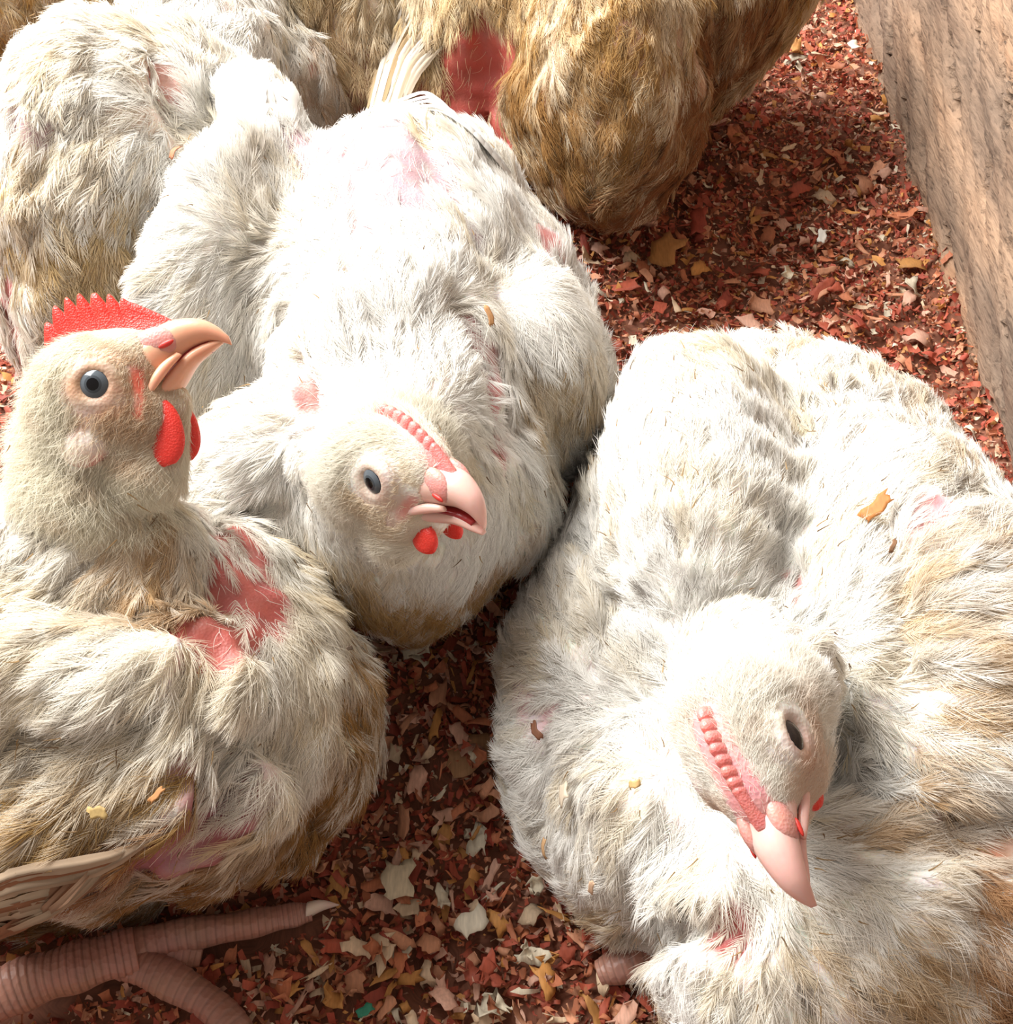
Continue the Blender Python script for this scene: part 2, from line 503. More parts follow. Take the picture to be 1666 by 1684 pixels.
def fluff(S, P, F, n, comb, par, rng, name, parent, rad=.00011, mat=None, dens=None, off=0.0):
    """fine single filaments"""
    p = sample(P, F, n, rng, dens)
    q = par(p, rng)
    k = q.get('keep')
    if k is not None:
        p = p[k]; q = {a: (b[k] if isinstance(b, np.ndarray) and len(b) == n else b) for a, b in q.items() if a != 'keep'}; n = len(p)
    g = S.grad(p); d = comb(p, g); sd = np.cross(g, d)
    d = nrm(d + sd * rng.normal(0, .35, n)[:, None] + g * q['lift'][:, None])
    bend = (sd * rng.normal(0, .35, n)[:, None] - g * rng.uniform(.0, .5, n)[:, None] * q['lift'][:, None])
    u = np.array([0, .3, .65, 1.0])
    p = p + g * off
    pts = p[:, None] + q['L'][:, None, None] * (d[:, None] * u[None, :, None] + bend[:, None] * (u ** 2)[None, :, None])
    pts[..., 2] = np.maximum(pts[..., 2], .0006)
    o = hair_obj(name, pts, np.array([1, .85, .6, .1]) * rad, mat or M_PLUME, parent, np.clip(q['tint'], 0, .93))
    tag(o, kind='stuff'); return o
# ------------------------------------------------------------------ materials of the bare parts
def m_skin(name='skin', rough=.5, sss=.25, bump=.25, scale=900, attr=True, col=(.6, .2, .15), var=.25):
    m, nt, out = material(name)
    b = N(nt, 'ShaderNodeBsdfPrincipled'); b.inputs['Roughness'].default_value = rough
    b.inputs['Subsurface Weight'].default_value = sss; b.inputs['Subsurface Radius'].default_value = (1.0, .35, .2); b.inputs['Subsurface Scale'].default_value = .004
    tc = N(nt, 'ShaderNodeTexCoord'); nz = N(nt, 'ShaderNodeTexNoise'); nz.inputs['Scale'].default_value = scale * .12; nz.inputs['Detail'].default_value = 4
    L(nt, tc, 'Object', nz, 'Vector')
    mix = N(nt, 'ShaderNodeMix', data_type='RGBA', blend_type='MULTIPLY'); mix.inputs[0].default_value = var
    if attr:
        a = N(nt, 'ShaderNodeAttribute', attribute_name='tint'); nt.links.new(a.outputs['Color'], mix.inputs[6])
    else: mix.inputs[6].default_value = (*col, 1)
    nt.links.new(nz.outputs['Color'], mix.inputs[7]); nt.links.new(mix.outputs[2], b.inputs['Base Color'])
    v = N(nt, 'ShaderNodeTexVoronoi'); v.inputs['Scale'].default_value = scale; L(nt, tc, 'Object', v, 'Vector')
    bp = N(nt, 'ShaderNodeBump'); bp.inputs['Strength'].default_value = bump; bp.inputs['Distance'].default_value = .0006
    L(nt, v, 'Distance', bp, 'Height'); L(nt, bp, 0, b, 'Normal'); L(nt, b, 0, out, 0)
    return m
M_BODY = m_skin('bird_skin')
M_COMB_RED = m_skin('comb_red', .42, .5, .35, 1500, False, (.80, .045, .03), .2)
M_COMB_PINK = m_skin('comb_pink', .42, .5, .3, 1500, False, (.76, .24, .22), .2)
M_BEAK_A = m_skin('beak_horn', .33, .4, .05, 500, False, (.80, .40, .26), .15)
M_BEAK_B = m_skin('beak_pale', .33, .4, .05, 500, False, (.78, .48, .42), .15)
M_CERE = m_skin('cere', .42, .5, .2, 1200, False, (.74, .33, .29), .25)
M_NOSTRIL = m_skin('nostril_red', .5, .3, .1, 900, False, (.55, .03, .02), .2)
M_MOUTH = m_skin('mouth_red', .3, .3, .1, 900, False, (.35, .02, .02), .2)
M_LID = m_skin('eyelid_skin', .5, .3, .5, 1800, False, (.50, .30, .20), .3)
M_LIDP = m_skin('eyelid_pale', .5, .3, .5, 1800, False, (.62, .42, .36), .3)
M_FOOT = m_skin('scaly_foot', .45, .3, .5, 420, True)
M_CLAW = m_skin('claw_horn', .3, .3, .1, 500, False, (.78, .60, .52), .2)
def m_plain(name, col, rough, coat=0):
    m, nt, out = material(name)
    b = N(nt, 'ShaderNodeBsdfPrincipled'); b.inputs['Base Color'].default_value = (*col, 1); b.inputs['Roughness'].default_value = rough
    b.inputs['Specular IOR Level'].default_value = .35
    L(nt, b, 0, out, 0); return m
M_PUPIL = m_plain('pupil', (.002, .002, .003), .06)
M_IRIS = m_plain('iris', (.045, .053, .062), .12)
M_IRIS2 = m_plain('iris_outer', (.085, .10, .115), .12)
M_IRIS_D = m_plain('iris_dark', (.016, .012, .011), .12)
M_LIMBUS = m_plain('limbus', (.006, .008, .018), .08)

def loft(sec, nr=16, closed=True):
    """sec: list of rings (nr,3) -> quads + pole caps"""
    P = np.concatenate(sec); F = []
    k = len(sec)
    for i in range(k - 1):
        for j in range(nr):
            a = i * nr + j; b = i * nr + (j + 1) % nr
            F.append((a, b, b + nr, a + nr))
    if closed:
        P = np.concatenate([P, [sec[0].mean(0), sec[-1].mean(0)]])
        for j in range(nr):
            F.append((len(P) - 2, (j + 1) % nr, j)); F.append((len(P) - 1, (k - 1) * nr + j, (k - 1) * nr + (j + 1) % nr))
    return P, F
def interp(rows, n):
    rows = np.array(rows, float); t = np.linspace(0, len(rows) - 1, n)
    # Catmull-Rom
    R = np.vstack([2 * rows[0] - rows[1], rows, 2 * rows[-1] - rows[-2]])
    i = np.minimum(t.astype(int), len(rows) - 2); f = (t - i)[:, None]
    a, b, c, d = R[i], R[i + 1], R[i + 2], R[i + 3]
    return .5 * (2 * b + (c - a) * f + (2 * a - 5 * b + 4 * c - d) * f ** 2 + (3 * b - a - 3 * c + d) * f ** 3)
def beak_part(H, rows, gape=0.0, hinge=(.016, -.004), n=22, nr=20, power=.85):
    """rows: x, z top, z bottom, half width"""
    rows = interp(rows, n); ang = np.linspace(0, 2 * math.pi, nr, endpoint=False)
    secs = []
    for x, zt, zb, w in rows:
        w = max(w, .0003)
        y = np.sign(np.cos(ang)) * np.abs(np.cos(ang)) ** power * w
        z = (zt + zb) / 2 + np.sin(ang) * (zt - zb) / 2
        X = np.full(nr, x)
        cg, sg = math.cos(gape), math.sin(gape)
        dx, dz = X - hinge[0], z - hinge[1]
        X, z = hinge[0] + dx * cg + dz * sg, hinge[1] - dx * sg + dz * cg
        secs.append(H(np.stack([X, y, z], -1)))
    return loft(secs, nr)
UPPER = [(.009, .010, -.005, .0086), (.0165, .0134, -.0035, .0088), (.026, .0155, .0022, .0064), (.032, .0150, .0050, .0052), (.038, .0128, .0055, .0037), (.042, .0094, .0040, .0022), (.0447, .0052, .0022, .0007)]
LOWER = [(.009, -.003, -.0100, .0080), (.0160, -.003, -.0094, .0082), (.024, .0022, -.0052, .0062), (.031, .0052, .0000, .0043), (.037, .0056, .0022, .0027), (.0410, .0048, .0036, .0010)]

def comb_part(H, x0, x1, zb, hgt, teeth, thick, base_thick=2.0, amp=.4, phase=0.0, n=150, sharp=1.0, base_sink=.003):
    """single comb: fleshy base, toothed upper edge, low smooth front"""
    xs = np.linspace(0, 1, n); secs = []; nr = 14
    for u in xs:
        x = x0 + (x1 - x0) * u
        env = (math.sin(min(.5, u * 1.6 + .10) * math.pi) ** .6) if u < .30 else (1 - ((u - .30) / .70) ** 1.7 * .93)
        tri = 1 - abs((((u + .25 * u * u) * teeth + phase) % 1.0) - .5) * 2
        tooth = math.sin(tri * math.pi / 2) ** (1.15 * sharp) if u < .72 else .6
        if .66 < u < .72: tooth = tooth + (.6 - tooth) * (u - .66) / .06
        h = hgt * env * (1 - amp + amp * tooth); hl = hgt * env * (1 - amp)
        z0 = np.interp(u, [0, .35, .7, 1], zb) - base_sink
        fade = min(1, u / .08 + .15) * min(1, (1 - u) / .10 + .15)
        bt = thick * base_thick * fade
        prof = [(-1.25 * bt / thick, 0), (-bt / thick, .22), (-1.05, .48), (-.85, .72), (-.6, .9), (-.3, .98), (0, 1.0), (.3, .98), (.6, .9), (.85, .72), (1.05, .48), (bt / thick, .22), (1.25 * bt / thick, 0), (0, -.1)]
        ring = np.array([[x - .0012 * b * hgt / .012 * (1 if u < .5 else .5), a * thick * (1 if b < .4 else .72 + .28 * tooth), z0 + b * (hl + base_sink) + max(0, (b - .35) / .65) * (h - hl)] for a, b in prof])
        secs.append(H(ring))
    return loft(secs, nr)

def ellipsoid(c, r, ax, nu=24, nv=14):
    x = nrm(ax[0]); z = nrm(ax[1] - x * (np.array(ax[1]) @ x)); y = np.cross(z, x)
    P = []; 
    for i in range(nv + 1):
        th = math.pi * i / nv
        for j in range(nu):
            ph = 2 * math.pi * j / nu
            P.append(np.array(c) + r[0] * math.sin(th) * math.cos(ph) * x + r[1] * math.sin(th) * math.sin(ph) * y + r[2] * math.cos(th) * z)
    F = [(i * nu + j, (i + 1) * nu + j, (i + 1) * nu + (j + 1) % nu, i * nu + (j + 1) % nu) for i in range(nv) for j in range(nu)]
    return np.array(P), F
def eye(H, side, parent, lid_mat, squint=1.0, open_z=1.0, look=(0, 0), irises=None):
    """eyeball (limbus, iris, pupil as rings of one lathe) and a wrinkled lid ring"""
    c = H([.004, side * .0096, .0035]); r = .0070 * H.s
    ax = nrm(side * H.y + look[0] * H.x + look[1] * H.z); u = nrm(H.x - ax * (H.x @ ax)); w = np.cross(ax, u)
    P, F, MI = [], [], []
    nu = 40; ths = np.radians([0.01, 8, 15.5, 16.5, 22, 29, 34, 37, 39, 46, 55, 75, 95])
    for th in ths:
        for j in range(nu):
            a = 2 * math.pi * j / nu
            P.append(c + r * (math.cos(th) * ax + math.sin(th) * (math.cos(a) * u + math.sin(a) * w)))
    for i in range(len(ths) - 1):
        for j in range(nu):
            F.append((i * nu + j, (i + 1) * nu + j, (i + 1) * nu + (j + 1) % nu, i * nu + (j + 1) % nu))
            MI.append(0 if i < 2 else 1 if i < 4 else 2 if i < 7 else 3)
    o = mesh_obj('eye', P, F, [M_PUPIL, *(irises or (M_IRIS, M_IRIS2)), M_LIMBUS], parent)
    o.data.polygons.foreach_set('material_index', np.array(MI, np.int32))
    # lids: three nested wrinkled rings
    secs = []; nr = 10; n = 56
    for i in range(n):
        a = 2 * math.pi * i / n
        for_ring = []
        for j in range(nr):
            b = 2 * math.pi * j / nr
            R = .0055 + .0010 * math.cos(b) + .00012 * math.sin(a * 9 + 1); hgt = .0010 * math.sin(b)
            q = H.x * math.cos(a) * R * squint * 1.06 + H.z * math.sin(a) * R * open_z
            for_ring.append(H([.004, side * .0143, .0035]) + H.s * (q + side * H.y * hgt) - side * H.y * H.s * .0013 * abs(math.cos(a)))
        secs.append(np.array(for_ring))
    P = np.concatenate(secs); F = [(i * nr + j, ((i + 1) % n) * nr + j, ((i + 1) % n) * nr + (j + 1) % nr, i * nr + (j + 1) % nr) for i in range(n) for j in range(nr)]
    lid = mesh_obj('eyelid', P, F, lid_mat, o)
    return o
def wattle(H, c, length, width, side, mat, parent, thick=.0022, spread=.15):
    P, F = [], []; n, nr = 22, 14
    secs = []
    for i in range(n):
        t = i / (n - 1)
        w = width * (math.sin(math.pi * min(1, .12 + .80 * t ** 1.1)) ** .8) if t < .999 else width * .1
        w = width * max(.08, math.sqrt(max(0, 1 - abs(2 * (t ** 1.25) - 1.05) ** 2.2)))
        ctr = np.array([c[0] - .15 * length * t, c[1] + side * spread * length * t, c[2] - length * t])
        a = np.linspace(0, 2 * math.pi, nr, endpoint=False)
        secs.append(H(np.stack([ctr[0] + np.cos(a) * w, ctr[1] + np.sin(a) * thick * (w / width) ** .5, np.full(nr, ctr[2])], -1)))
    P, F = loft(secs, nr)
    return mesh_obj('wattle', P, F, mat, parent)
def head_parts(H, parent, beak_mat, comb_mat, wattle_mat, lid_mat, comb, gape=0.0, wat=None, eyes=(1, -1), open_z=1.0, squint=1.0, short=1.0, irises=None):
    P, F = beak_part(H, [(x if x < .026 else .026 + (x - .026) * short, a, b, w) for x, a, b, w in UPPER]); ub = mesh_obj('upper_beak', P, F, beak_mat, parent)
    P, F = beak_part(H, LOWER, gape); lb = mesh_obj('lower_beak', P, F, beak_mat, parent)
    rows = [(x, zt + .0004, zt - .0035, w * .80) for x, zt, zb, w in LOWER[1:-1]]
    P, F = beak_part(H, rows, gape * .8); mesh_obj('mouth_lining', P, F, M_MOUTH, parent)
    for sd in (1, -1):
        P, F = ellipsoid(H([.0225, sd * .0042, .0098]), np.array([.0074, .0031, .0052]) * H.s, (H.x - .15 * H.z, H.z))
        c = mesh_obj('cere', P, F, M_CERE, ub)
        P, F = ellipsoid(H([.0262, sd * .0072, .0084]), np.array([.0026, .0006, .0009]) * H.s, (H.x + .1 * H.z, H.z), 16, 8)
        mesh_obj('nostril', P, F, M_NOSTRIL, ub)
    for sd in (1, -1):
        q = interp([H([.0285, sd * .0056, .0046]), H([.0230, sd * .0074, .0018]), H([.0175, sd * .0091, -.0028]), H([.0138, sd * .0100, -.0080])], 14); secs = []
        for i, c in enumerate(q):
            r = H.s * (.0004 + .0009 * math.sin(math.pi * min(1, i / 13 + .12))); a = np.linspace(0, 2 * math.pi, 10, endpoint=False)
            secs.append(c + (np.cos(a) * r)[:, None] * H.y + (np.sin(a) * r * 1.3)[:, None] * nrm(H.x - H.z))
        P, F = loft(secs, 10); mesh_obj('gape_flange', P, F, beak_mat, ub)
    P, F = comb_part(H, **comb); mesh_obj('comb', P, F, comb_mat, parent)
    for sd in eyes: eye(H, sd, parent, lid_mat, squint, open_z, irises=irises)
    if wat:
        for sd in (1, -1): wattle(H, wat['c'] if sd < 0 else [wat['c'][0], -wat['c'][1], wat['c'][2]], wat['l'], wat['w'], sd, wattle_mat, parent, spread=wat.get('spread', .15))

def ringed_tube(name, pts, rads, parent, mat, rings=0, ramp=.06, nr=20, n=0, flat=.85, tint=(.55, .26, .20), seed=0):
    n = rings * 6 + 1
    pts = interp(pts, n); rads = interp([[r] for r in rads], n)[:, 0]
    T = nrm(np.gradient(pts, axis=0)); secs = []; col = []
    rs = np.random.RandomState(seed)
    for i in range(n):
        t = T[i]; b = nrm(np.cross(t, [0, 0, 1])); u = np.cross(b, t)
        a = np.linspace(0, 2 * math.pi, nr, endpoint=False)
        ph = (i % 6) / 6
        knob = 1 + .06 * math.sin(i / n * rings * .9 + seed)
        r = rads[i] * knob * (1 + ramp * (ph - .5) * (np.sin(a) > -.3) + .05 * np.sin(a * 3 + i * .05))
        secs.append(pts[i] + np.cos(a)[:, None] * b * r[:, None] + np.sin(a)[:, None] * u * (r * flat)[:, None])
        dark = .68 if ph < .01 else .90 + .10 * ph
        col.append(np.array(tint)[None] * (np.where(np.sin(a) > -.2, dark, 1.0) * rs.uniform(.9, 1.1))[:, None])
    P, F = loft(secs, nr); col = np.concatenate(col + [np.array([tint, tint])])
    return mesh_obj(name, P, F, mat, parent, attrs={'tint': col})

def blade(name, pts, width, up, parent, tint, rng, n=16, camber=.12, mat=None):
    """one flight feather: shaft and cambered vane with split edges"""
    pts = interp(pts, n); T = nrm(np.gradient(pts, axis=0)); P = []; col = []
    cols = 7; nt_ = np.array(tint)
    for i in range(n):
        s = i / (n - 1)
        w = width * (min(1, .25 + 2.2 * s) * math.sqrt(max(.02, 1 - s ** 5)))
        b = nrm(np.cross(up, T[i])); u = np.cross(T[i], b)
        for j in range(cols):
            v = (j / (cols - 1) - .5) * 2
            jag = rng.uniform(.82, 1.05) if abs(v) == 1 else 1
            back = -.25 * abs(v) * w
            P.append(pts[i] + b * v * w * jag - u * camber * w * v * v * 2 + (u * .0006 if v == 0 else 0) - T[i] * back * -1)
            col.append(nt_ * (.82 if v == 0 else 1) * rng.uniform(.95, 1.04))
    F = [(i * cols + j, i * cols + j + 1, (i + 1) * cols + j + 1, (i + 1) * cols + j) for i in range(n - 1) for j in range(cols - 1)]
    return mesh_obj(name, P, F, mat or M_PLUME, parent, attrs={'tint': np.clip(col, 0, .92)})
# ------------------------------------------------------------------ putting a bird together
def blob(p, segs):
    """0..1 membership of points p in a list of (a, b, radius, strength)"""
    o = np.zeros(p.shape[:-1])
    for a, b, r, st in segs:
        a = np.asarray(a, float); b = np.asarray(b, float); ba = b - a
        h = np.clip(((p - a) @ ba) / max(ba @ ba, 1e-9), 0, 1)
        d = np.linalg.norm(p - a - h[..., None] * ba, axis=-1)
        o = np.maximum(o, st * np.clip((r - d) / (r * .45) , 0, 1))
    return o
def grooves(S, lines):
    """folds pressed into the plumage surface along lines of pixels seen on the bird"""
    new = []
    for px, r in lines:
        q = [S.hit(*p) for p in px]; g = [S.grad(a[None])[0] for a in q]
        for i in range(len(q) - 1): new.append((q[i] + g[i] * r * .35, q[i + 1] + g[i + 1] * r * .35, r))
    for a, b, r in new: S.cap(a, b, r, r, k=r * .8, sub=True)
def make_bird(S, cfg, label, seed):
    rng = np.random.RandomState(seed)
    H = cfg.get('H')
    S.relief = [(Noise(seed + 50, .045), cfg.get('bump', .0016)), (Noise(seed + 60, .020), cfg.get('bump', .0018) * .5)]
    P, F = S.mesh(cfg.get('cell', .0030), zmin=.002)
    for _ in range(2): P = P - S.grad(P) * (np.clip(S(P), -.003, .003) * .9)[:, None]
    if cfg.get('fine'):
        # finer faces round the head
        P, F = subdivide(P, F)
        for _ in range(2): P = P - S.grad(P) * (np.clip(S(P), -.002, .002) * .9)[:, None]
    P[:, 2] = np.maximum(P[:, 2], .001)
    root = empty('chicken', cfg['base'], label, 'chicken', 'white broiler chickens crowded in the pen')
    skin = np.array(cfg.get('skin', (.72, .60, .50)))
    col = np.repeat(skin[None], len(P), 0)
    nz = Noise(seed + 5, .012); nz2 = Noise(seed + 6, .035)
    for seg, c in cfg.get('paint', []):
        m = np.clip(blob(P, [seg]) + .12 * nz(P) * (blob(P, [seg]) > 0), 0, 1)
        col = lerp(col, np.array(c), m) if False else col + (np.array(c) - col) * m[:, None]
    mesh_obj('body', P, F, M_BODY, root, attrs={'tint': np.clip(col * (1 + .05 * nz(P))[:, None], 0, 1)})
    comb = cfg['comb']
    bare = cfg.get('bare', []); stain_shade = cfg.get('stain_shade', []); base_st = cfg.get('base_stain_shade', .15)
    tuft = Noise(seed + 11, .022); stn = Noise(seed + 12, .045); stn2 = Noise(seed + 13, .012)
    def hd(p):
        if H is None: return np.full(len(p), 9.0)
        return np.linalg.norm(p - H.o, axis=1) / H.s
    def tint(p, n, rng, amt=1.0):
        st = base_st + .16 * stn(p) + .10 * stn2(p)
        c = lerp(WHITE, CREAM, np.clip(st * 1.5 * rng.uniform(.4, 1.3, n), 0, 1))
        for seg, cc, in stain_shade:  # soiled patches; on some birds the brown also carries painted shade
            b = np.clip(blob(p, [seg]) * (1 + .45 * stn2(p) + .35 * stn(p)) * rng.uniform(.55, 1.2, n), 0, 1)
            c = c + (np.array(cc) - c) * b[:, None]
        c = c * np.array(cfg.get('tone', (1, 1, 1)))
        k = rng.uniform(size=n) < cfg.get('dark', .012)
        c[k] = c[k] * .35 + np.array(DARK) * .65
        return c
    LN, WD = cfg.get('len', (.018, .030)), cfg.get('wid', (.006, .0095))
    def dv(c):
        d = np.ones(len(c)) if H is None else np.clip((hd(c) - .027) / .012, 0, 1) * np.where(hd(c) < .055, 1.9, 1)
        return d * (1 - .96 * np.clip(blob(c, bare) * 1.4, 0, 1))
    def par(p, rng):
        n = len(p); near = np.clip((hd(p) - .028) / .045, 0, 1)
        sc = .38 + .62 * near
        sm = 1 - .45 * blob(p, cfg.get('smooth', []))
        return dict(L=rng.uniform(*LN, n) * sc * sm, W=rng.uniform(*WD, n) * sc * sm, lift=np.clip(.070 + .045 * tuft(p) + rng.uniform(-.02, .045, n), .02, .4) * sm ** 2, tint=tint(p, n, rng))
    vanes(S, P, F, cfg['n'], comb, par, rng, 'feathers', root, M=cfg.get('M', 28), rad=cfg.get('rad', .000125), dens=dv, fluff=.02)
    def df(c):
        d = np.ones(len(c)) if H is None else np.clip((hd(c) - .022) / .01, 0, 1)
        return d * (1 - .90 * np.clip(blob(c, bare) * 1.2, 0, 1))
    def parf(p, rng):
        n = len(p); near = np.clip((hd(p) - .028) / .05, 0, 1)
        return dict(L=rng.uniform(.005, .012, n) * (.4 + .6 * near), lift=rng.uniform(.1, .6, n), tint=tint(p, n, rng))
    fluff(S, P, F, cfg['nf'], comb, parf, rng, 'down', root, dens=df)
    def pfl(p, rng):
        n = len(p)
        return dict(L=rng.uniform(.0025, .0062, n), lift=rng.uniform(-.15, .1, n), tint=lerp(np.array([.42, .28, .14]), np.array([.14, .09, .055]), rng.uniform(0, 1, n)))
    fluff(S, P, F, cfg.get('flecks', 70), comb, pfl, rng, 'dirt_flecks', root, rad=.00024, dens=lambda c: df(c) * (.25 + np.clip(.6 + stn(c), 0, 2) + 3 * blob(c, cfg.get('dirty', []))), off=.0062)
    if H is not None:
        hc = cfg['hair']
        hcomb = Comb(-H.x * .9 - H.z * .35, [(H([.0, 0, -.03]), -H.z - .3 * H.x, .02 * H.s)], .15, seed)
        def dh(c):
            l = (c - H.o); x = l @ H.x / H.s; y = np.abs(l @ H.y) / H.s; z = l @ H.z / H.s
            d = np.clip((.044 - hd(c)) / .01, 0, 1)
            eyed = np.sqrt((x - .004) ** 2 + (z - .0035) ** 2)
            d = d * np.where((y > .008) & (eyed < .0085), .0, 1) * np.where((y > .008) & (eyed < .0115), .25, 1)
            return d * np.clip((.026 - x) / .006, .02, 1) * (1 - .96 * (blob(c, cfg.get('nohair', [])) > .3))
        def ph(p, rng):
            n = len(p); l = (p - H.o); x = l @ H.x / H.s; y = np.abs(l @ H.y) / H.s; z = l @ H.z / H.s
            back = np.clip((.010 - x) / .022, 0, 1)
            below = np.clip((-z - .006) / .02, 0, 1)
            ln = (.0022 + .0060 * np.maximum(back, below)) * rng.uniform(.6, 1.3, n) * H.s
            face = np.clip(1 - np.sqrt(((x - .010) / .018) ** 2 + ((z + .004) / .020) ** 2) ** 2, 0, 1)
            c = lerp(np.array(hc[0]), np.array(hc[1]), np.clip(face * 1.3 + .2 * stn2(p), 0, 1) * rng.uniform(.5, 1.1, n))
            return dict(L=ln, lift=.20 + .7 * back * rng.uniform(0, 1.4, n) ** 2, tint=c)
        fluff(S, P, F, cfg.get('nh', 30000), hcomb, ph, rng, 'head_down', root, rad=.00009, dens=dh)
    return root, P, F
# ------------------------------------------------------------------ bird A: upright head, front left
PINK = (.60, .20, .17); RED = (.42, .06, .045); MAUVE = (.50, .34, .36)
FOWL = {}
def base_of(S, z=0.0):
    lo, hi = S.bounds(); return ((lo[0] + hi[0]) / 2, (lo[1] + hi[1]) / 2, z)

S = fitted('A'); h = S.hit
grooves(S, [([(350, 1050), (322, 1120), (338, 1180), (378, 1255), (372, 1320), (320, 1395), (200, 1450), (60, 1480)], .0085), ([(230, 1185), (120, 1215), (20, 1205)], .006), ([(330, 900), (350, 980), (300, 1030), (180, 1010)], .006)])
tail = img(-1, .10, .1)
combA = Comb(tail, [
    (h(200, 880), img(.05, -1, .1), .045), (h(330, 930), img(.45, -1, 0), .030), (h(430, 900), img(.6, -.8, 0), .03), (h(460, 1100), img(.75, -.55, 0), .045),
    (h(560, 1150), img(.45, -1, 0), .035), (h(540, 1330), img(-.15, -1, -.3), .045), (h(420, 1380), img(-.45, -1, -.2), .04),
    (h(120, 1090), img(-.9, -.35, 0), .035), (h(250, 1090), img(-.3, -1, 0), .022), (h(300, 1240), img(-.55, -.9, 0), .025), (h(100, 1380), img(-1, -.45, 0), .05), (h(250, 1480), img(-1, -.22, 0), .03)], .30, 1)
cfg = dict(H=HA, base=base_of(S), fine=True, comb=combA, n=4600, nf=30000, nh=36000, cell=.0030, base_stain_shade=.16, tone=(1, .98, .94), flecks=110, dirty=[(h(100, 1380), h(250, 1350), .05, 1)],
    skin=(.84, .80, .72), hair=((.86, .82, .70), (.60, .42, .27)), dark=.02,
    paint=[((HA([.006, -.015, .002]), HA([.012, -.012, -.006]), .016, 1), (.56, .34, .22)), ((HA([.006, .015, .002]), HA([.012, .012, -.006]), .016, 1), (.56, .34, .22)),
           ((HA([.019, 0, .012]), HA([.024, 0, .010]), .011, 1), (.72, .26, .22)),
           ((HA([.0160, -.009, .005]), HA([.0122, -.0105, -.0085]), .0042, 1), (.72, .14, .09)),
           ((h(345, 860), h(400, 985), .028, 1), (.50, .13, .11)), ((h(390, 990), h(350, 1050), .024, 1), (.50, .12, .10)), ((h(340, 1050), h(330, 1180), .012, 1), (.46, .11, .09)),
           ((h(325, 1180), h(345, 1330), .018, 1), (.44, .13, .13)), ((h(345, 1330), h(250, 1440), .026, 1), (.42, .15, .17)), ((h(40, 1480), h(180, 1450), .010, 1), (.45, .12, .10)),
           ((HA([-.009, -.0145, -.0185]), HA([-.003, -.014, -.0195]), .0055, 1), (.58, .24, .20)), ((HA([-.009, -.015, -.012]), HA([-.005, -.015, -.011]), .0085, 1), (.76, .62, .54))],
    bare=[(h(350, 870), h(405, 975), .0190, 1), (h(400, 985), h(352, 1055), .0150, 1), (h(330, 1190), h(362, 1300), .0115, .97), (h(360, 1330), h(285, 1425), .023, .96), (h(20, 1487), h(170, 1450), .006, .7)],
    nohair=[(HA([-.009, -.015, -.013]), HA([-.005, -.015, -.012]), .0095, 1), (HA([.0155, -.010, .003]), HA([.0120, -.011, -.009]), .0034, 1)],
    smooth=[(h(520, 1150), h(560, 1250), .03, .5)],
    stain_shade=[((h(600, 1120), h(560, 1340), .038, .85), (.46, .28, .12)), ((h(560, 1330), h(420, 1430), .050, 1), (.38, .22, .085)), ((h(400, 1440), h(80, 1510), .040, 1), (.38, .21, .085)),  # soiling, with the lower body's shade painted in as deeper brown
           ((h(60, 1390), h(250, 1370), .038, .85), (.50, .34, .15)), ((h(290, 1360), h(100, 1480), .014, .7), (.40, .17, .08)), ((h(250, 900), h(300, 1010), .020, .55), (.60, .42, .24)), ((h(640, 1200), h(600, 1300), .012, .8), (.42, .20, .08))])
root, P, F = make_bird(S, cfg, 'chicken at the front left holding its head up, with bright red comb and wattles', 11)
FOWL['A'] = S
head_parts(HA, root, M_BEAK_A, M_COMB_RED, M_COMB_RED, M_LID, dict(x0=-.010, x1=.030, zb=[.0165, .0185, .0175, .0140], hgt=.0150, teeth=8, thick=.0013, base_thick=1.8, amp=.27, sharp=1.0), 0.0,
    dict(c=[.0178, -.0074, -.0045], l=.0215, w=.0064, spread=.06), short=.92)
# foot
rt = lambda n, p, r, rings, par_, s=0: ringed_tube(n, p, r, par_, M_FOOT, rings, .05, tint=(.44, .21, .155), seed=s)
TOES = [[W(-90, 1685, .018), W(30, 1620, .018), (W(130, 1590, .018)), W(225, 1562, .015)], [W(190, 1568, .014), W(300, 1537, .012), W(400, 1521, .010), W(470, 1508, .008), W(512, 1499, .007)], [W(205, 1578, .013), W(270, 1605, .012), W(350, 1655, .010), W(420, 1730, .008)]]
sh = rt('shank', TOES[0], [.0108, .0102, .0098, .0090], 24, root)
t1 = rt('toe', TOES[1], [.0084, .0068, .0060, .0052, .0040], 26, root, 1)
t2 = rt('toe', TOES[2], [.0078, .0074, .0068, .0052], 17, root, 2)
t3 = rt('toe', [W(200, 1566, .010), W(290, 1566, .008), W(332, 1572, .006)], [.0085, .0074, .0042], 8, root, 3)
cp = interp([W(505, 1497, .0085), W(530, 1489, .0085), W(558, 1488, .005)], 12)
secs = []
for i, c in enumerate(cp):
    r = .0034 * (1 - (i / 11) ** 1.5) + .0002; a = np.linspace(0, 2 * math.pi, 12, endpoint=False)
    secs.append(c + np.cos(a)[:, None] * np.array([0, .8, .5]) * r + np.sin(a)[:, None] * np.array([0, -.5, .8]) * r)
P, F = loft(secs, 12); mesh_obj('claw', P, F, M_CLAW, t1)
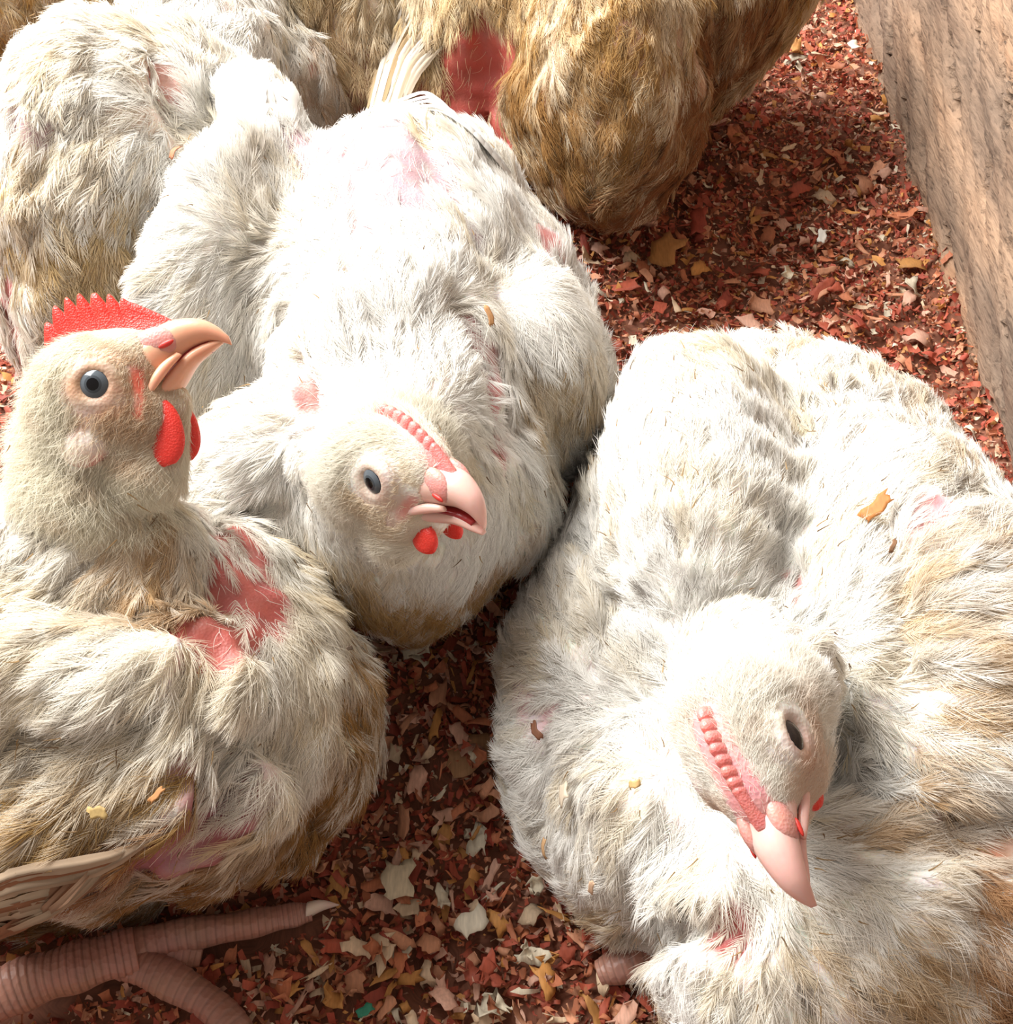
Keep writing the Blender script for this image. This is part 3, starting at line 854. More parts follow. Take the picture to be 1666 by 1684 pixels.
# folded flight feathers along the lower edge of the near wing
rng = np.random.RandomState(5)
for i in range(13):
    t = i / 12
    a = h(335 - i * 15, 1325 + i * 6); b = h(205 - i * 12, 1395 + i * 6); c = h(60 - i * 4, 1420 + i * 7); d_ = h(2, 1440 + i * 7)
    up = nrm(S.grad(b[None])[0] + TOW * .5)
    blade('wing_feather', [a + up * .002, b + up * (.006 + .0005 * i), c + up * (.0075 + .0004 * i), d_ + up * .007, d_ + img(-1, -.3, 0) * .035 + up * .005], .0026, up, root, lerp(CREAM * .85, np.array([.34, .15, .08]), rng.uniform(.25, 1)), rng)

# ------------------------------------------------------------------ bird B: centre, head laid over its shoulder
S = fitted('B'); h = S.hit
grooves(S, [([(500, 600), (508, 660), (530, 720)], .007), ([(760, 500), (800, 600), (812, 720), (850, 690)], .0075), ([(430, 260), (500, 380), (470, 500), (440, 620)], .006), ([(690, 210), (740, 300), (790, 420)], .007), ([(560, 470), (600, 430), (640, 440)], .006), ([(300, 830), (450, 830), (500, 800)], .006)])
class Radial(Comb):
    """away from a point, bent towards the tail"""
    def __init__(self, c, tail, mixf, loc, wob, seed): super().__init__(tail, loc, wob, seed); self.c = c; self.m = mixf
    def __call__(self, p, g):
        v = nrm(p - self.c) * self.m + self.d[None] * (1 - self.m)
        for (c, d, s) in self.loc:
            w = np.exp(-((p - c) ** 2).sum(-1) / (2 * s * s))[:, None]; v = v * (1 - w) + np.asarray(d) * w
        v = v + self.wob * .5 * np.stack([n(p) for n in self.n], -1)
        return nrm(v - g * (v * g).sum(-1, keepdims=True))
combB = Radial(HB.o, img(-.15, 1, 0), .6, [(h(700, 950), img(.1, -1, -.2), .04), (h(850, 850), img(.5, -.8, 0), .03), (h(520, 900), img(-.3, -1, 0), .03),
    (h(400, 200), img(-.05, 1, .2), .04), (h(290, 480), img(-1, .15, 0), .04), (h(430, 620), img(-.2, -1, 0), .045), (h(900, 600), img(.4, -1, 0), .04), (h(800, 300), img(-.5, .9, 0), .04)], .22, 2)
cfg = dict(H=HB, base=base_of(S), fine=True, comb=combB, n=5200, nf=32000, nh=36000, cell=.0032, base_stain_shade=.02,
    skin=(.86, .83, .78), hair=((.88, .85, .76), (.78, .66, .50)), dark=.006, len=(.015, .026), bump=.0011,
    paint=[((HB([.006, -.015, .002]), HB([.012, -.012, -.006]), .012, .8), (.60, .42, .32)), ((HB([.006, .015, .002]), HB([.012, .012, -.006]), .012, .8), (.60, .42, .32)),
           ((HB([.018, 0, .014]), HB([.024, 0, .010]), .010, 1), (.76, .32, .30)), ((HB([.017, -.008, .002]), HB([.014, -.009, -.006]), .004, .8), (.70, .25, .20)),
           ((h(570, 220), h(680, 305), .052, 1), (.44, .29, .32)), ((HB([-.006, 0, .0175]), HB([.024, 0, .013]), .0065, 1), (.74, .30, .28)), ((h(600, 330), h(600, 450), .010, 1), MAUVE), ((h(905, 400), h(915, 440), .012, 1), (.58, .24, .22)),
           ((h(790, 540), h(805, 740), .014, 1), (.52, .22, .21)), ((h(510, 640), h(525, 700), .012, 1), (.50, .24, .22))],
    nohair=[(HB([-.006, 0, .0175]), HB([.026, 0, .013]), .0050, 1), (HB([.0165, -.009, .004]), HB([.0125, -.010, -.008]), .0048, 1)],
    bare=[(h(580, 235), h(680, 305), .036, .97), (h(600, 330), h(600, 450), .008, .95), (h(905, 400), h(915, 440), .011, .97), (h(790, 545), h(805, 735), .0125, .97), (h(510, 640), h(525, 700), .011, .97)],
    smooth=[(h(580, 950), h(800, 930), .05, .9), (h(880, 800), h(850, 880), .03, .8)],
    stain_shade=[((h(600, 1010), h(790, 1000), .036, .95), (.52, .33, .14)), ((h(870, 640), h(960, 620), .026, .6), (.58, .42, .22)), ((h(560, 930), h(600, 960), .03, .4), (.66, .50, .28)),
           ((h(400, 330), h(440, 420), .018, .3), (.66, .56, .40)), ((h(900, 960), h(700, 1050), .012, .8), (.42, .22, .08)), ((h(880, 880), h(800, 960), .014, .35), (.52, .34, .2))])
root, P, F = make_bird(S, cfg, 'chicken in the middle with its head turned back over its breast, beak slightly open', 22)
FOWL['B'] = S
head_parts(HB, root, M_BEAK_B, M_COMB_PINK, M_COMB_RED, M_LIDP, dict(x0=-.012, x1=.028, zb=[.0165, .0180, .0170, .0140], hgt=.0046, teeth=9, thick=.0022, base_thick=1.5, amp=.20, sharp=.5), .13,
    dict(c=[.0235, -.0052, -.0072], l=.0105, w=.0056, spread=.12), open_z=.85, short=.84)
rng = np.random.RandomState(6)
def fan(root, S, n, roots, tips, width, rng, c0, c1, lift=.004, over=0.0):
    """flight feathers spread between two root pixels and two tip pixels on the bird"""
    for i in range(n):
        t = i / max(1, n - 1)
        r = np.array(roots[0]) * (1 - t) + np.array(roots[1]) * t; e = np.array(tips[0]) * (1 - t) + np.array(tips[1]) * t
        a = S.hit(*r); m = S.hit(*(r * .5 + e * .5)); up = S.grad(m[None])[0]
        b = tips[2] if len(tips) > 2 else None
        e3 = W(e[0], e[1], (a[2] + m[2]) / 2 + over)
        blade('wing_feather', [a + up * .001, m + up * (lift + .0007 * i), e3], width * rng.uniform(.85, 1.1), up, root, lerp(c0, c1, rng.uniform(0, 1)), rng)
fan(root, S, 12, ((860, 320), (760, 215)), ((745, 195), (646, 168)), .0036, rng, WHITE, WHITE * .93, .004)
fan(root, S, 6, ((440, 230), (400, 260)), ((480, 135), (365, 105)), .0085, rng, WHITE, WHITE, .003)

# ------------------------------------------------------------------ bird C: front right, facing the camera
S = fitted('C'); h = S.hit
grooves(S, [([(1290, 880), (1302, 960), (1310, 1040)], .0065), ([(1040, 1545), (1130, 1520), (1215, 1540), (1240, 1500)], .0085), ([(1410, 1360), (1500, 1390), (1580, 1370), (1660, 1375)], .0085), ([(960, 880), (1010, 1000), (990, 1100)], .006), ([(1440, 820), (1480, 950), (1470, 1100)], .006)])
combC = Radial(HC.o, img(-.05, 1, 0), .62, [(h(1380, 1580), img(.25, -1, 0), .035), (h(1230, 1590), img(-.8, -.8, 0), .022), (h(1500, 1500), img(.9, -.7, 0), .035), (h(1600, 1600), img(.8, -1, 0), .03),
    (h(900, 1250), img(-1, -.1, 0), .03), (h(1000, 1420), img(-.7, -.9, 0), .03), (h(1110, 640), img(-.5, .9, 0), .04), (h(1560, 900), img(.5, .8, 0), .05), (h(1550, 1200), img(.9, -.3, 0), .04)], .22, 3)
cfg = dict(H=HC, base=base_of(S), fine=True, comb=combC, n=6000, nf=38000, nh=40000, cell=.0032, base_stain_shade=.06, flecks=200, dirty=[(h(1450, 1600), h(1620, 1560), .05, 1), (h(1150, 640), h(1400, 660), .05, .5)],
    skin=(.86, .83, .77), hair=((.88, .85, .78), (.76, .60, .48)), dark=.012, len=(.015, .026), bump=.0011,
    paint=[((HC([.006, -.015, .002]), HC([.012, -.012, -.006]), .012, .8), (.60, .40, .32)), ((HC([.006, .014, .002]), HC([.010, .012, -.002]), .010, .8), (.50, .30, .22)),
           ((HC([-.006, 0, .018]), HC([.024, 0, .012]), .0085, 1), (.72, .30, .30)), ((HC([.018, 0, .010]), HC([.024, 0, .004]), .009, 1), (.74, .34, .32)),
           ((h(1200, 1535), h(1240, 1530), .012, 1), (.40, .10, .09)), ((h(1500, 850), h(1530, 840), .012, 1), (.72, .34, .36)), ((h(860, 1130), h(900, 1180), .014, .8), (.66, .42, .46)),
           ((h(1300, 960), h(1310, 1030), .006, 1), (.60, .3, .26)), ((h(1640, 1380), h(1560, 1390), .012, .9), (.60, .30, .20))],
    bare=[(h(1195, 1538), h(1235, 1530), .0115, 1), (h(1500, 850), h(1530, 840), .0095, .9), (h(860, 1135), h(900, 1180), .0095, .8), (h(1300, 960), h(1310, 1030), .006, .95), (h(1650, 1385), h(1580, 1385), .008, .9)],
    nohair=[(HC([-.006, 0, .019]), HC([.026, 0, .014]), .0062, 1)],
    smooth=[(h(1130, 680), h(1230, 880), .075, .55), (h(1400, 1560), h(1500, 1500), .04, .8), (h(1120, 1620), h(1100, 1660), .03, .8)],
    stain_shade=[((h(1300, 575), h(1450, 600), .024, .55), (.66, .50, .32)), ((h(1480, 640), h(1600, 780), .020, .4), (.66, .52, .36)), ((h(1150, 620), h(1380, 680), .03, .25), (.70, .60, .40)),
           ((h(1560, 960), h(1620, 1250), .036, .5), (.66, .50, .32)), ((h(1480, 1660), h(1640, 1580), .034, .6), (.62, .46, .28)), ((h(1655, 1480), h(1655, 1640), .022, .85), (.54, .33, .18)),
           ((h(1520, 1330), h(1400, 1340), .02, .5), (.62, .44, .26)), ((h(1000, 1520), h(1080, 1640), .022, .45), (.62, .46, .26)), ((h(900, 1050), h(1000, 980), .02, .3), (.70, .60, .45)),
           ((h(1380, 1620), h(1420, 1650), .022, .4), (.64, .48, .28))])
root, P, F = make_bird(S, cfg, 'chicken at the front right facing the camera with its pink beak pointing down', 33)
FOWL['C'] = S
head_parts(HC, root, M_BEAK_B, M_COMB_PINK, M_COMB_RED, M_LIDP, dict(x0=-.010, x1=.024, zb=[.0175, .0185, .0175, .0150], hgt=.0048, teeth=9, thick=.0021, base_thick=1.5, amp=.22, sharp=.5), 0.0,
    dict(c=[.019, -.0060, -.005], l=.0080, w=.0040, spread=.3), open_z=.8, irises=(M_IRIS_D, M_IRIS_D))
tC = rt('toe', [W(1120, 1560, .016), W(1060, 1575, .013), W(1010, 1592, .010), W(985, 1602, .008)], [.0088, .0082, .0070, .0055], 9, root, 4)
rng = np.random.RandomState(7)

# ------------------------------------------------------------------ the birds behind
S = fitted('D'); h = S.hit
grooves(S, [([(262, 100), (275, 160), (300, 210)], .008), ([(40, 150), (90, 220), (60, 300)], .007)])
cfg = dict(base=base_of(S), comb=Comb(img(-.2, .6, 0), [(h(60, 120), img(-.6, .8, 0), .05), (h(200, 330), img(-.25, -1, 0), .07), (h(60, 400), img(-.3, -1, 0), .05), (h(270, 180), img(-1, .1, 0), .02), (h(180, 500), img(.3, -1, 0), .05)], .35, 4),
    n=3800, nf=18000, cell=.004, base_stain_shade=.16, dark=.012, M=16, rad=.0002,
    paint=[((h(265, 130), h(290, 195), .014, 1), (.62, .32, .27)), ((h(30, 160), h(60, 200), .02, .9), MAUVE), ((h(5, 420), h(15, 640), .02, 1), (.5, .18, .17))],
    bare=[(h(268, 135), h(290, 190), .018, .92), (h(30, 160), h(62, 195), .016, .75), (h(3, 420), h(12, 620), .013, .92)],
    stain_shade=[((h(160, 400), h(260, 300), .04, .5), (.62, .47, .26)), ((h(30, 280), h(20, 400), .025, .6), (.55, .40, .20)), ((h(120, 520), h(220, 480), .04, .5), (.62, .47, .28))])
root, P, F = make_bird(S, cfg, 'brightly lit chicken at the left edge behind the red-combed one, seen from the side', 44); FOWL['D'] = S
S = fitted('E'); h = S.hit
cfg = dict(base=base_of(S), comb=Comb(img(.5, -.8, 0), [(h(380, 60), img(-.5, -1, 0), .04)], .3, 5), n=2200, nf=12000, cell=.004, base_stain_shade=.05, dark=.01, M=16, rad=.0002,
    paint=[((h(500, 80), h(505, 100), .010, 1), (.60, .34, .28))], bare=[(h(495, 85), h(505, 105), .009, .9)],
    stain_shade=[((h(520, 120), h(560, 170), .03, .6), (.62, .46, .32)), ((h(540, 60), h(520, 30), .02, .4), (.66, .5, .36))])
root, P, F = make_bird(S, cfg, 'chicken behind the middle one, with a tan flank, near the top edge', 55); FOWL['E'] = S
S = fitted('F'); h = S.hit
grooves(S, [([(790, 20), (800, 120), (830, 220)], .010)])
cfg = dict(base=base_of(S), comb=Comb(img(.1, -1, 0), [(h(1150, 100), img(.3, -1, 0), .05), (h(960, 300), img(-.35, -1, 0), .05), (h(680, 90), img(-.5, -1, 0), .05), (h(800, 150), img(-.2, -1, 0), .03)], .28, 6),
    n=4400, nf=22000, cell=.004, base_stain_shade=.6, dark=.03, tone=(.93, .84, .70), flecks=100, M=16, rad=.0002, skin=(.5, .3, .2),  # base and tone: dirty plumage, dulled further to paint in shade
    paint=[((h(800, 60), h(810, 190), .048, 1), (.46, .09, .07)), ((h(740, 150), h(830, 180), .024, 1), (.46, .09, .07))],
    bare=[(h(800, 70), h(815, 190), .036, .95), (h(735, 150), h(820, 175), .022, .88)],
    smooth=[(h(1050, 80), h(1150, 60), .06, .6)],
    stain_shade=[((h(950, 60), h(1200, 40), .10, .75), (.50, .34, .16)), ((h(900, 260), h(1050, 300), .08, .95), (.42, .26, .12)), ((h(1230, 60), h(1150, 200), .055, .95), (.34, .17, .09)), ((h(650, 100), h(660, 180), .04, .4), (.62, .48, .30)), ((h(960, 350), h(1080, 330), .04, .9), (.32, .16, .09))])  # real soiling, deepened with the shaded side's darkness put into the colour
root, P, F = make_bird(S, cfg, 'stained and shaded brownish chicken in the top centre with a bare red patch on its side', 66); FOWL['F'] = S
rng = np.random.RandomState(8)
fan(root, S, 13, ((665, -10), (735, 70)), ((602, 186), (650, 205)), .0024, rng, WHITE * .95, np.array([.42, .30, .17]), .003)
S = fitted('G'); h = S.hit
cfg = dict(base=base_of(S), comb=Comb(img(.1, -1, 0), [], .3, 7), n=1500, nf=7000, cell=.005, base_stain_shade=.6, dark=.01, tone=(.93, .86, .74), M=14, rad=.00022,
    paint=[((h(590, 120), h(600, 170), .02, 1), (.45, .2, .16))], bare=[(h(590, 125), h(600, 165), .010, .8)], stain_shade=[((h(580, 40), h(600, 140), .05, .5), (.64, .50, .36))])
make_bird(S, cfg, 'shaded chicken squeezed between two others at the top edge, only its dull flank showing', 77); FOWL['G'] = S
S = fitted('H'); h = S.hit
cfg = dict(base=base_of(S), comb=Comb(img(.5, -1, 0), [], .3, 8), n=1500, nf=7000, cell=.005, base_stain_shade=.6, dark=.01, tone=(.93, .86, .74), M=14, rad=.00022, stain_shade=[((h(20, 40), h(60, 10), .08, .8), (.56, .38, .17))])
make_bird(S, cfg, 'yellowish chicken in the top left corner, mostly outside the frame', 88); FOWL['H'] = S
# ------------------------------------------------------------------ floor, litter, wall
def m_wood():
    m, nt, out = material('weathered_wood')
    tc = N(nt, 'ShaderNodeTexCoord'); mp = N(nt, 'ShaderNodeMapping'); L(nt, tc, 'Object', mp, 'Vector')
    mp.inputs['Rotation'].default_value = (math.radians(-28), 0, 0); mp.inputs['Scale'].default_value = (1, .09, 1)
    n1 = N(nt, 'ShaderNodeTexNoise'); n1.inputs['Scale'].default_value = 150; n1.inputs['Detail'].default_value = 8; n1.inputs['Roughness'].default_value = .7; L(nt, mp, 0, n1, 'Vector')
    n2 = N(nt, 'ShaderNodeTexNoise'); n2.inputs['Scale'].default_value = 22; n2.inputs['Detail'].default_value = 5; L(nt, mp, 0, n2, 'Vector')
    n3 = N(nt, 'ShaderNodeTexNoise'); n3.inputs['Scale'].default_value = 480; n3.inputs['Detail'].default_value = 4; L(nt, mp, 0, n3, 'Vector')
    n4 = N(nt, 'ShaderNodeTexNoise'); n4.inputs['Scale'].default_value = 9; n4.inputs['Detail'].default_value = 3; L(nt, tc, 'Object', n4, 'Vector')
    def ramp(src, pts):
        r = N(nt, 'ShaderNodeValToRGB'); e = r.color_ramp.elements
        while len(e) < len(pts): e.new(.5)
        for i, (p, c) in enumerate(pts): e[i].position = p; e[i].color = (*c, 1)
        L(nt, src, 0, r, 0); return r
    a = ramp(n2, [(.30, (.11, .068, .046)), (.48, (.205, .145, .105)), (.62, (.31, .215, .15)), (.75, (.31, .175, .10))])
    b = ramp(n1, [(.32, (.40, .36, .33)), (.45, (.88, .86, .84)), (.7, (1.1, 1.08, 1.05))])
    c = ramp(n3, [(.30, (.45, .42, .40)), (.42, (.95, .95, .95)), (.7, (1.15, 1.15, 1.15))])
    g = ramp(n4, [(.38, (.78, .80, .82)), (.6, (1.1, 1.03, .96))])
    def mul(x, xi, y, yi):
        q = N(nt, 'ShaderNodeMix', data_type='RGBA', blend_type='MULTIPLY'); q.inputs[0].default_value = 1
        nt.links.new(x.outputs[xi], q.inputs[6]); nt.links.new(y.outputs[yi], q.inputs[7]); return q
    q = mul(a, 0, b, 0); q = mul(q, 2, c, 0); q = mul(q, 2, g, 0)
    bs = N(nt, 'ShaderNodeBsdfPrincipled'); bs.inputs['Roughness'].default_value = .85
    nt.links.new(q.outputs[2], bs.inputs['Base Color'])
    bp = N(nt, 'ShaderNodeBump'); bp.inputs['Strength'].default_value = .8; bp.inputs['Distance'].default_value = .0012
    ad = N(nt, 'ShaderNodeMath', operation='ADD'); L(nt, n1, 0, ad, 0); L(nt, n3, 0, ad, 1); L(nt, ad, 0, bp, 'Height'); L(nt, bp, 0, bs, 'Normal'); L(nt, bs, 0, out, 0)
    return m
def m_chip(name, col=None):
    m, nt, out = material(name)
    tc = N(nt, 'ShaderNodeTexCoord'); mp = N(nt, 'ShaderNodeMapping'); mp.inputs['Scale'].default_value = (1, .15, 1)
    n1 = N(nt, 'ShaderNodeTexNoise'); n1.inputs['Scale'].default_value = 900; n1.inputs['Detail'].default_value = 3
    at = N(nt, 'ShaderNodeAttribute', attribute_name='tint')
    L(nt, tc, 'Object', mp, 'Vector'); L(nt, mp, 0, n1, 'Vector')
    mx = N(nt, 'ShaderNodeMix', data_type='RGBA', blend_type='MULTIPLY'); mx.inputs[0].default_value = .55
    nt.links.new(at.outputs['Color'], mx.inputs[6]); nt.links.new(n1.outputs[0], mx.inputs[7])
    d = N(nt, 'ShaderNodeBsdfPrincipled'); d.inputs['Roughness'].default_value = .7
    t = N(nt, 'ShaderNodeBsdfTranslucent'); ms = N(nt, 'ShaderNodeMixShader'); ms.inputs[0].default_value = .15
    nt.links.new(mx.outputs[2], d.inputs['Base Color']); nt.links.new(mx.outputs[2], t.inputs['Color'])
    L(nt, d, 0, ms, 1); L(nt, t, 0, ms, 2); L(nt, ms, 0, out, 0)
    return m
M_CHIP = m_chip('wood_shaving')
m, nt, out = material('litter_soil'); M_SOIL = m
b_ = N(nt, 'ShaderNodeBsdfPrincipled'); b_.inputs['Roughness'].default_value = .95
n_ = N(nt, 'ShaderNodeTexNoise'); n_.inputs['Scale'].default_value = 120; n_.inputs['Detail'].default_value = 6
r_ = N(nt, 'ShaderNodeValToRGB'); r_.color_ramp.elements[0].color = (.06, .022, .013, 1); r_.color_ramp.elements[1].color = (.30, .11, .06, 1)
L(nt, n_, 0, r_, 0); L(nt, r_, 0, b_, 'Base Color'); L(nt, b_, 0, out, 0)

GN = [Noise(901, .12), Noise(902, .035)]
def ground(x, y):
    p = np.stack([x, y, np.zeros_like(x)], -1)
    return .0015 * GN[0](p) + .0015 * GN[1](p) + .0008 + np.clip((x - .225) / .05, 0, 1) ** 2 * .008
WALL_X = .2700
gx = np.linspace(-.9, .30, 220); gy = np.linspace(-.25, 1.6, 300)
X, Y = np.meshgrid(gx, gy, indexing='ij'); Z = ground(X, Y) - .0045
idx = np.arange(X.size).reshape(X.shape)
F = np.stack([idx[:-1, :-1], idx[1:, :-1], idx[1:, 1:], idx[:-1, 1:]], -1).reshape(-1, 4)
o = mesh_obj('floor', np.stack([X, Y, Z], -1).reshape(-1, 3), F, M_SOIL); tag(o, kind='structure')

PAL = np.array([(.54, .11, .055), (.44, .075, .04), (.66, .22, .10), (.74, .34, .19), (.72, .33, .09), (.82, .46, .33), (.86, .63, .42), (.90, .79, .60)])
def chips(pos, size, rng, colw, curl=1.0, nu=4, nv=2, tilt=.5, aspect=(.16, .72)):
    """curled shavings as small bent grids; returns verts (n, m, 3), quads, tint"""
    n = len(pos)
    yaw = rng.uniform(0, 2 * math.pi, n); pit = rng.normal(0, tilt, n); rol = rng.normal(0, tilt, n)
    ex = np.stack([np.cos(yaw) * np.cos(pit), np.sin(yaw) * np.cos(pit), np.sin(pit)], -1)
    ey = np.stack([-np.sin(yaw), np.cos(yaw), np.zeros(n)], -1); ey = nrm(ey + np.stack([np.zeros(n), np.zeros(n), np.sin(rol)], -1)); ey = nrm(ey - ex * (ey * ex).sum(-1, keepdims=True))
    ez = np.cross(ex, ey)
    asp = rng.uniform(*aspect, n); kap = rng.normal(0, 1.0, n) * curl; tw = rng.normal(0, .3, n)
    u = np.linspace(-.5, .5, nu + 1); v = np.linspace(-.5, .5, nv + 1)
    U, Vv = np.meshgrid(u, v, indexing='ij'); U = U.ravel()[None]; Vv = Vv.ravel()[None]
    end = (np.abs(U) > .49)
    jx = rng.uniform(-.22, .22, (n, U.size)) * end + rng.uniform(-.05, .05, (n, U.size)); jy = rng.uniform(-.20, .20, (n, U.size))
    taper = 1 - rng.uniform(0, .6, n)[:, None] * (U + .5)
    a = kap[:, None] * U * 2.2
    k = np.where(np.abs(kap) < .05, .05, kap)[:, None] * 2.2
    lx = np.sin(k * U) / k + jx; lz = (1 - np.cos(k * U)) / k
    ly = (Vv * asp[:, None] + jy * asp[:, None] * .6) * taper
    lz = lz + tw[:, None] * U * Vv * .6
    Lc = size[:, None]
    P = pos[:, None] + Lc[..., None] * (lx[..., None] * ex[:, None] + ly[..., None] * ey[:, None] + lz[..., None] * ez[:, None])
    g = np.arange(U.size).reshape(nu + 1, nv + 1)
    q = np.stack([g[:-1, :-1], g[1:, :-1], g[1:, 1:], g[:-1, 1:]], -1).reshape(-1, 4)
    ci = rng.choice(len(PAL), n, p=colw); c = PAL[ci] * rng.uniform(.75, 1.2, (n, 1))
    chips.shape = np.where(np.abs(kap) > 1.1, 0, np.where(asp < .34, 1, 2))
    return P, q, c, ci
def merge(P, q, c):
    n, m, _ = P.shape
    F = (q[None] + (np.arange(n) * m)[:, None, None]).reshape(-1, 4)
    return P.reshape(-1, 3), F, np.repeat(c, m, 0)
def outside(x, y, margin=-.012):
    p = np.stack([x, y, np.full_like(x, .012)], -1); k = np.ones(len(x), bool)
    for s in FOWL.values(): k &= s(p) > margin
    return k
def off_toes(p, r=.011):
    k = np.ones(len(p), bool)
    for t in TOES:
        for a, b in zip(t[:-1], t[1:]):
            ba = (b - a)[:2]; pa = p[:, :2] - a[:2]; h = np.clip(pa @ ba / (ba @ ba), 0, 1)
            k &= np.linalg.norm(pa - h[:, None] * ba, axis=1) > r
    return k
rng = np.random.RandomState(77)
def scatter(n, lo, hi, ylo, yhi):
    x = rng.uniform(lo, hi, n); y = rng.uniform(ylo, yhi, n); k = outside(x, y) & off_toes(np.stack([x, y], 1), .007); return x[k], y[k]
allP, allF, allC, off = [], [], [], 0
cw = np.array([.26, .17, .20, .13, .07, .09, .05, .03])
for (n, s0, s1, zz, nu, nv) in ((70000, .0018, .0042, .0015, 2, 1), (38000, .0035, .0078, .0035, 3, 1), (11000, .006, .0108, .0050, 4, 2)):
    x, y = scatter(n, -.36, .284, .07, 1.12)
    z = ground(x, y) + rng.uniform(-.004, zz, len(x))
    sz = rng.uniform(0, 1, len(x)) ** 1.6 * (s1 - s0) + s0
    P, q, c, _ = chips(np.stack([x, y, z], -1), sz, rng, cw / cw.sum(), nu=nu, nv=nv)
    P[..., 0] = np.minimum(P[..., 0], WALL_X + .012); P[..., 2] = np.maximum(P[..., 2], -.006)
    P, F, c = merge(P, q, c); allP.append(P); allF.append((F + off)); allC.append(c); off += len(P)
F = np.concatenate(allF)
o = mesh_obj('wood_litter', np.concatenate(allP), F, M_CHIP, smooth=False, attrs={'tint': np.concatenate(allC)})
tag(o, 'red-brown bedding of small wood shavings covering the pen floor', 'bedding', kind='stuff')

# shavings that can be told apart
COLOUR = {'red': 'red-brown', 'orange': 'orange', 'tan': 'tan pink', 'cream': 'pale cream'}
def place_words(p):
    if p[1] > .60: return 'between the top centre chicken and the wooden wall'
    if p[1] > .38: return 'between the middle chicken, the front right chicken and the wall'
    if p[1] > .235: return 'in the gap between the two front chickens'
    return 'at the bottom of the photo beside the clawed foot' if p[0] < -.03 else 'at the bottom centre before the front right chicken'
KIND_OF = ['red', 'red', 'orange', 'orange', 'orange', 'tan', 'tan', 'cream']
def thick(P, q, th):
    """closed sheet from a grid of quads"""
    n = len(P); a, b = P[q[:, 1]] - P[q[:, 0]], P[q[:, 3]] - P[q[:, 0]]
    fn = nrm(np.cross(a, b)); vn = np.zeros_like(P)
    for k in range(4): np.add.at(vn, q[:, k], fn)
    vn = nrm(vn); Q = np.concatenate([P + vn * th / 2, P - vn * th / 2])
    E = {}
    for f in q:
        for i in range(4): E[(f[i], f[(i + 1) % 4])] = 1
    side = [(b_, a_, a_ + n, b_ + n) for (a_, b_) in E if (b_, a_) not in E]
    return Q, np.concatenate([q, q[:, ::-1] + n, np.array(side)])
def shaving(P, q, c, label, group):
    ctr = P.mean(0); Q, F = thick(P - ctr, q, .00035)
    o = mesh_obj('wood_shaving', Q, F, M_CHIP, smooth=False, attrs={'tint': np.repeat(c[None], len(Q), 0)})
    o.location = ctr; return tag(o, label, 'wood shaving', group)
px = rng.uniform(0, 1666, 9000); py = rng.uniform(0, 1684, 9000)
reg = ((px > 380) & (px < 1090) & (py > 1000)) | ((px > 900) & (px < 1520) & (py > 60) & (py < 620))
px, py = px[reg], py[reg]
pts = np.array([W(a, b, .004) for a, b in zip(px, py)])
ray = pts - CAM; ln = np.linalg.norm(ray, axis=1); ok = np.ones(len(pts), bool)
for t in np.linspace(.3, 1.0, 40):
    p = CAM + ray * t
    for s in FOWL.values(): ok &= s(p) > .006
ok &= (pts[:, 0] < .262)
pts = pts[ok]; pts = pts[off_toes(pts, .015)][:300]
szs = rng.uniform(.0070, .0138, len(pts)) * np.where(pts[:, 1] > .5, 1.25, 1.0)
cw2 = np.array([.12, .08, .18, .15, .12, .14, .12, .09])
pts[:, 2] = ground(pts[:, 0], pts[:, 1]) + .0042 + rng.uniform(0, .002, len(pts))
P, q, c, ci = chips(pts, szs, rng, cw2 / cw2.sum(), nu=6, nv=3, tilt=.28); shapes = chips.shape
for i in range(len(pts)):
    kd = COLOUR[KIND_OF[ci[i]]]; shp = ('curled', 'slender', 'flat')[shapes[i]]; wh = place_words(pts[i])
    shaving(P[i], q, c[i], '%s %s wood shaving %s' % (kd, shp, wh), '%s %s shavings %s' % (kd, shp, wh))
def lone(S, px, py, size, col, label, asp=.45, curl=.3, yaw=0.0, z=None):
    """one shaving lying on plumage or floor; its grain points along yaw in the picture"""
    p = S.hit(px, py) if S is not None else W(px, py, z)
    g = S.grad(p[None])[0] if S is not None else np.array([0, 0, 1.0])
    d = img(math.cos(yaw), math.sin(yaw), 0); d = nrm(d - g * (d @ g)); e = np.cross(g, d)
    nu, nv = 8, 4; k = curl * 2.2 + 1e-3
    u, v = np.meshgrid(np.linspace(-.5, .5, nu + 1), np.linspace(-.5, .5, nv + 1), indexing='ij'); u = u.ravel(); v = v.ravel()
    jx = rng.uniform(-.12, .12, u.size) * (np.abs(u) > .49); jy = rng.uniform(-.05, .05, u.size) + .10 * np.sin(u * 9 + px)
    Pp = p + g * (.0092 if S is not None else .004) + size * ((np.sin(k * u) / k + jx)[:, None] * d + ((v + jy) * asp)[:, None] * e - ((1 - np.cos(k * u)) / k)[:, None] * g)
    gi = np.arange(u.size).reshape(nu + 1, nv + 1); qq = np.stack([gi[:-1, :-1], gi[1:, :-1], gi[1:, 1:], gi[:-1, 1:]], -1).reshape(-1, 4)
    return shaving(Pp, qq, np.array(col), label, None)
C_, A_, B_ = FOWL['C'], FOWL['A'], FOWL['B']
lone(C_, 1450, 850, .0125, (.62, .24, .06), 'orange-brown wood shaving lying on the back of the front right chicken', .42, .1, .75)
lone(C_, 903, 1210, .0085, (.30, .12, .06), 'dark brown splinter caught in the left flank of the front right chicken', .35, .6, -.8)
lone(C_, 962, 1312, .0080, (.86, .72, .55), 'pale cream shaving on the lower left flank of the front right chicken', .8, .4, .2)
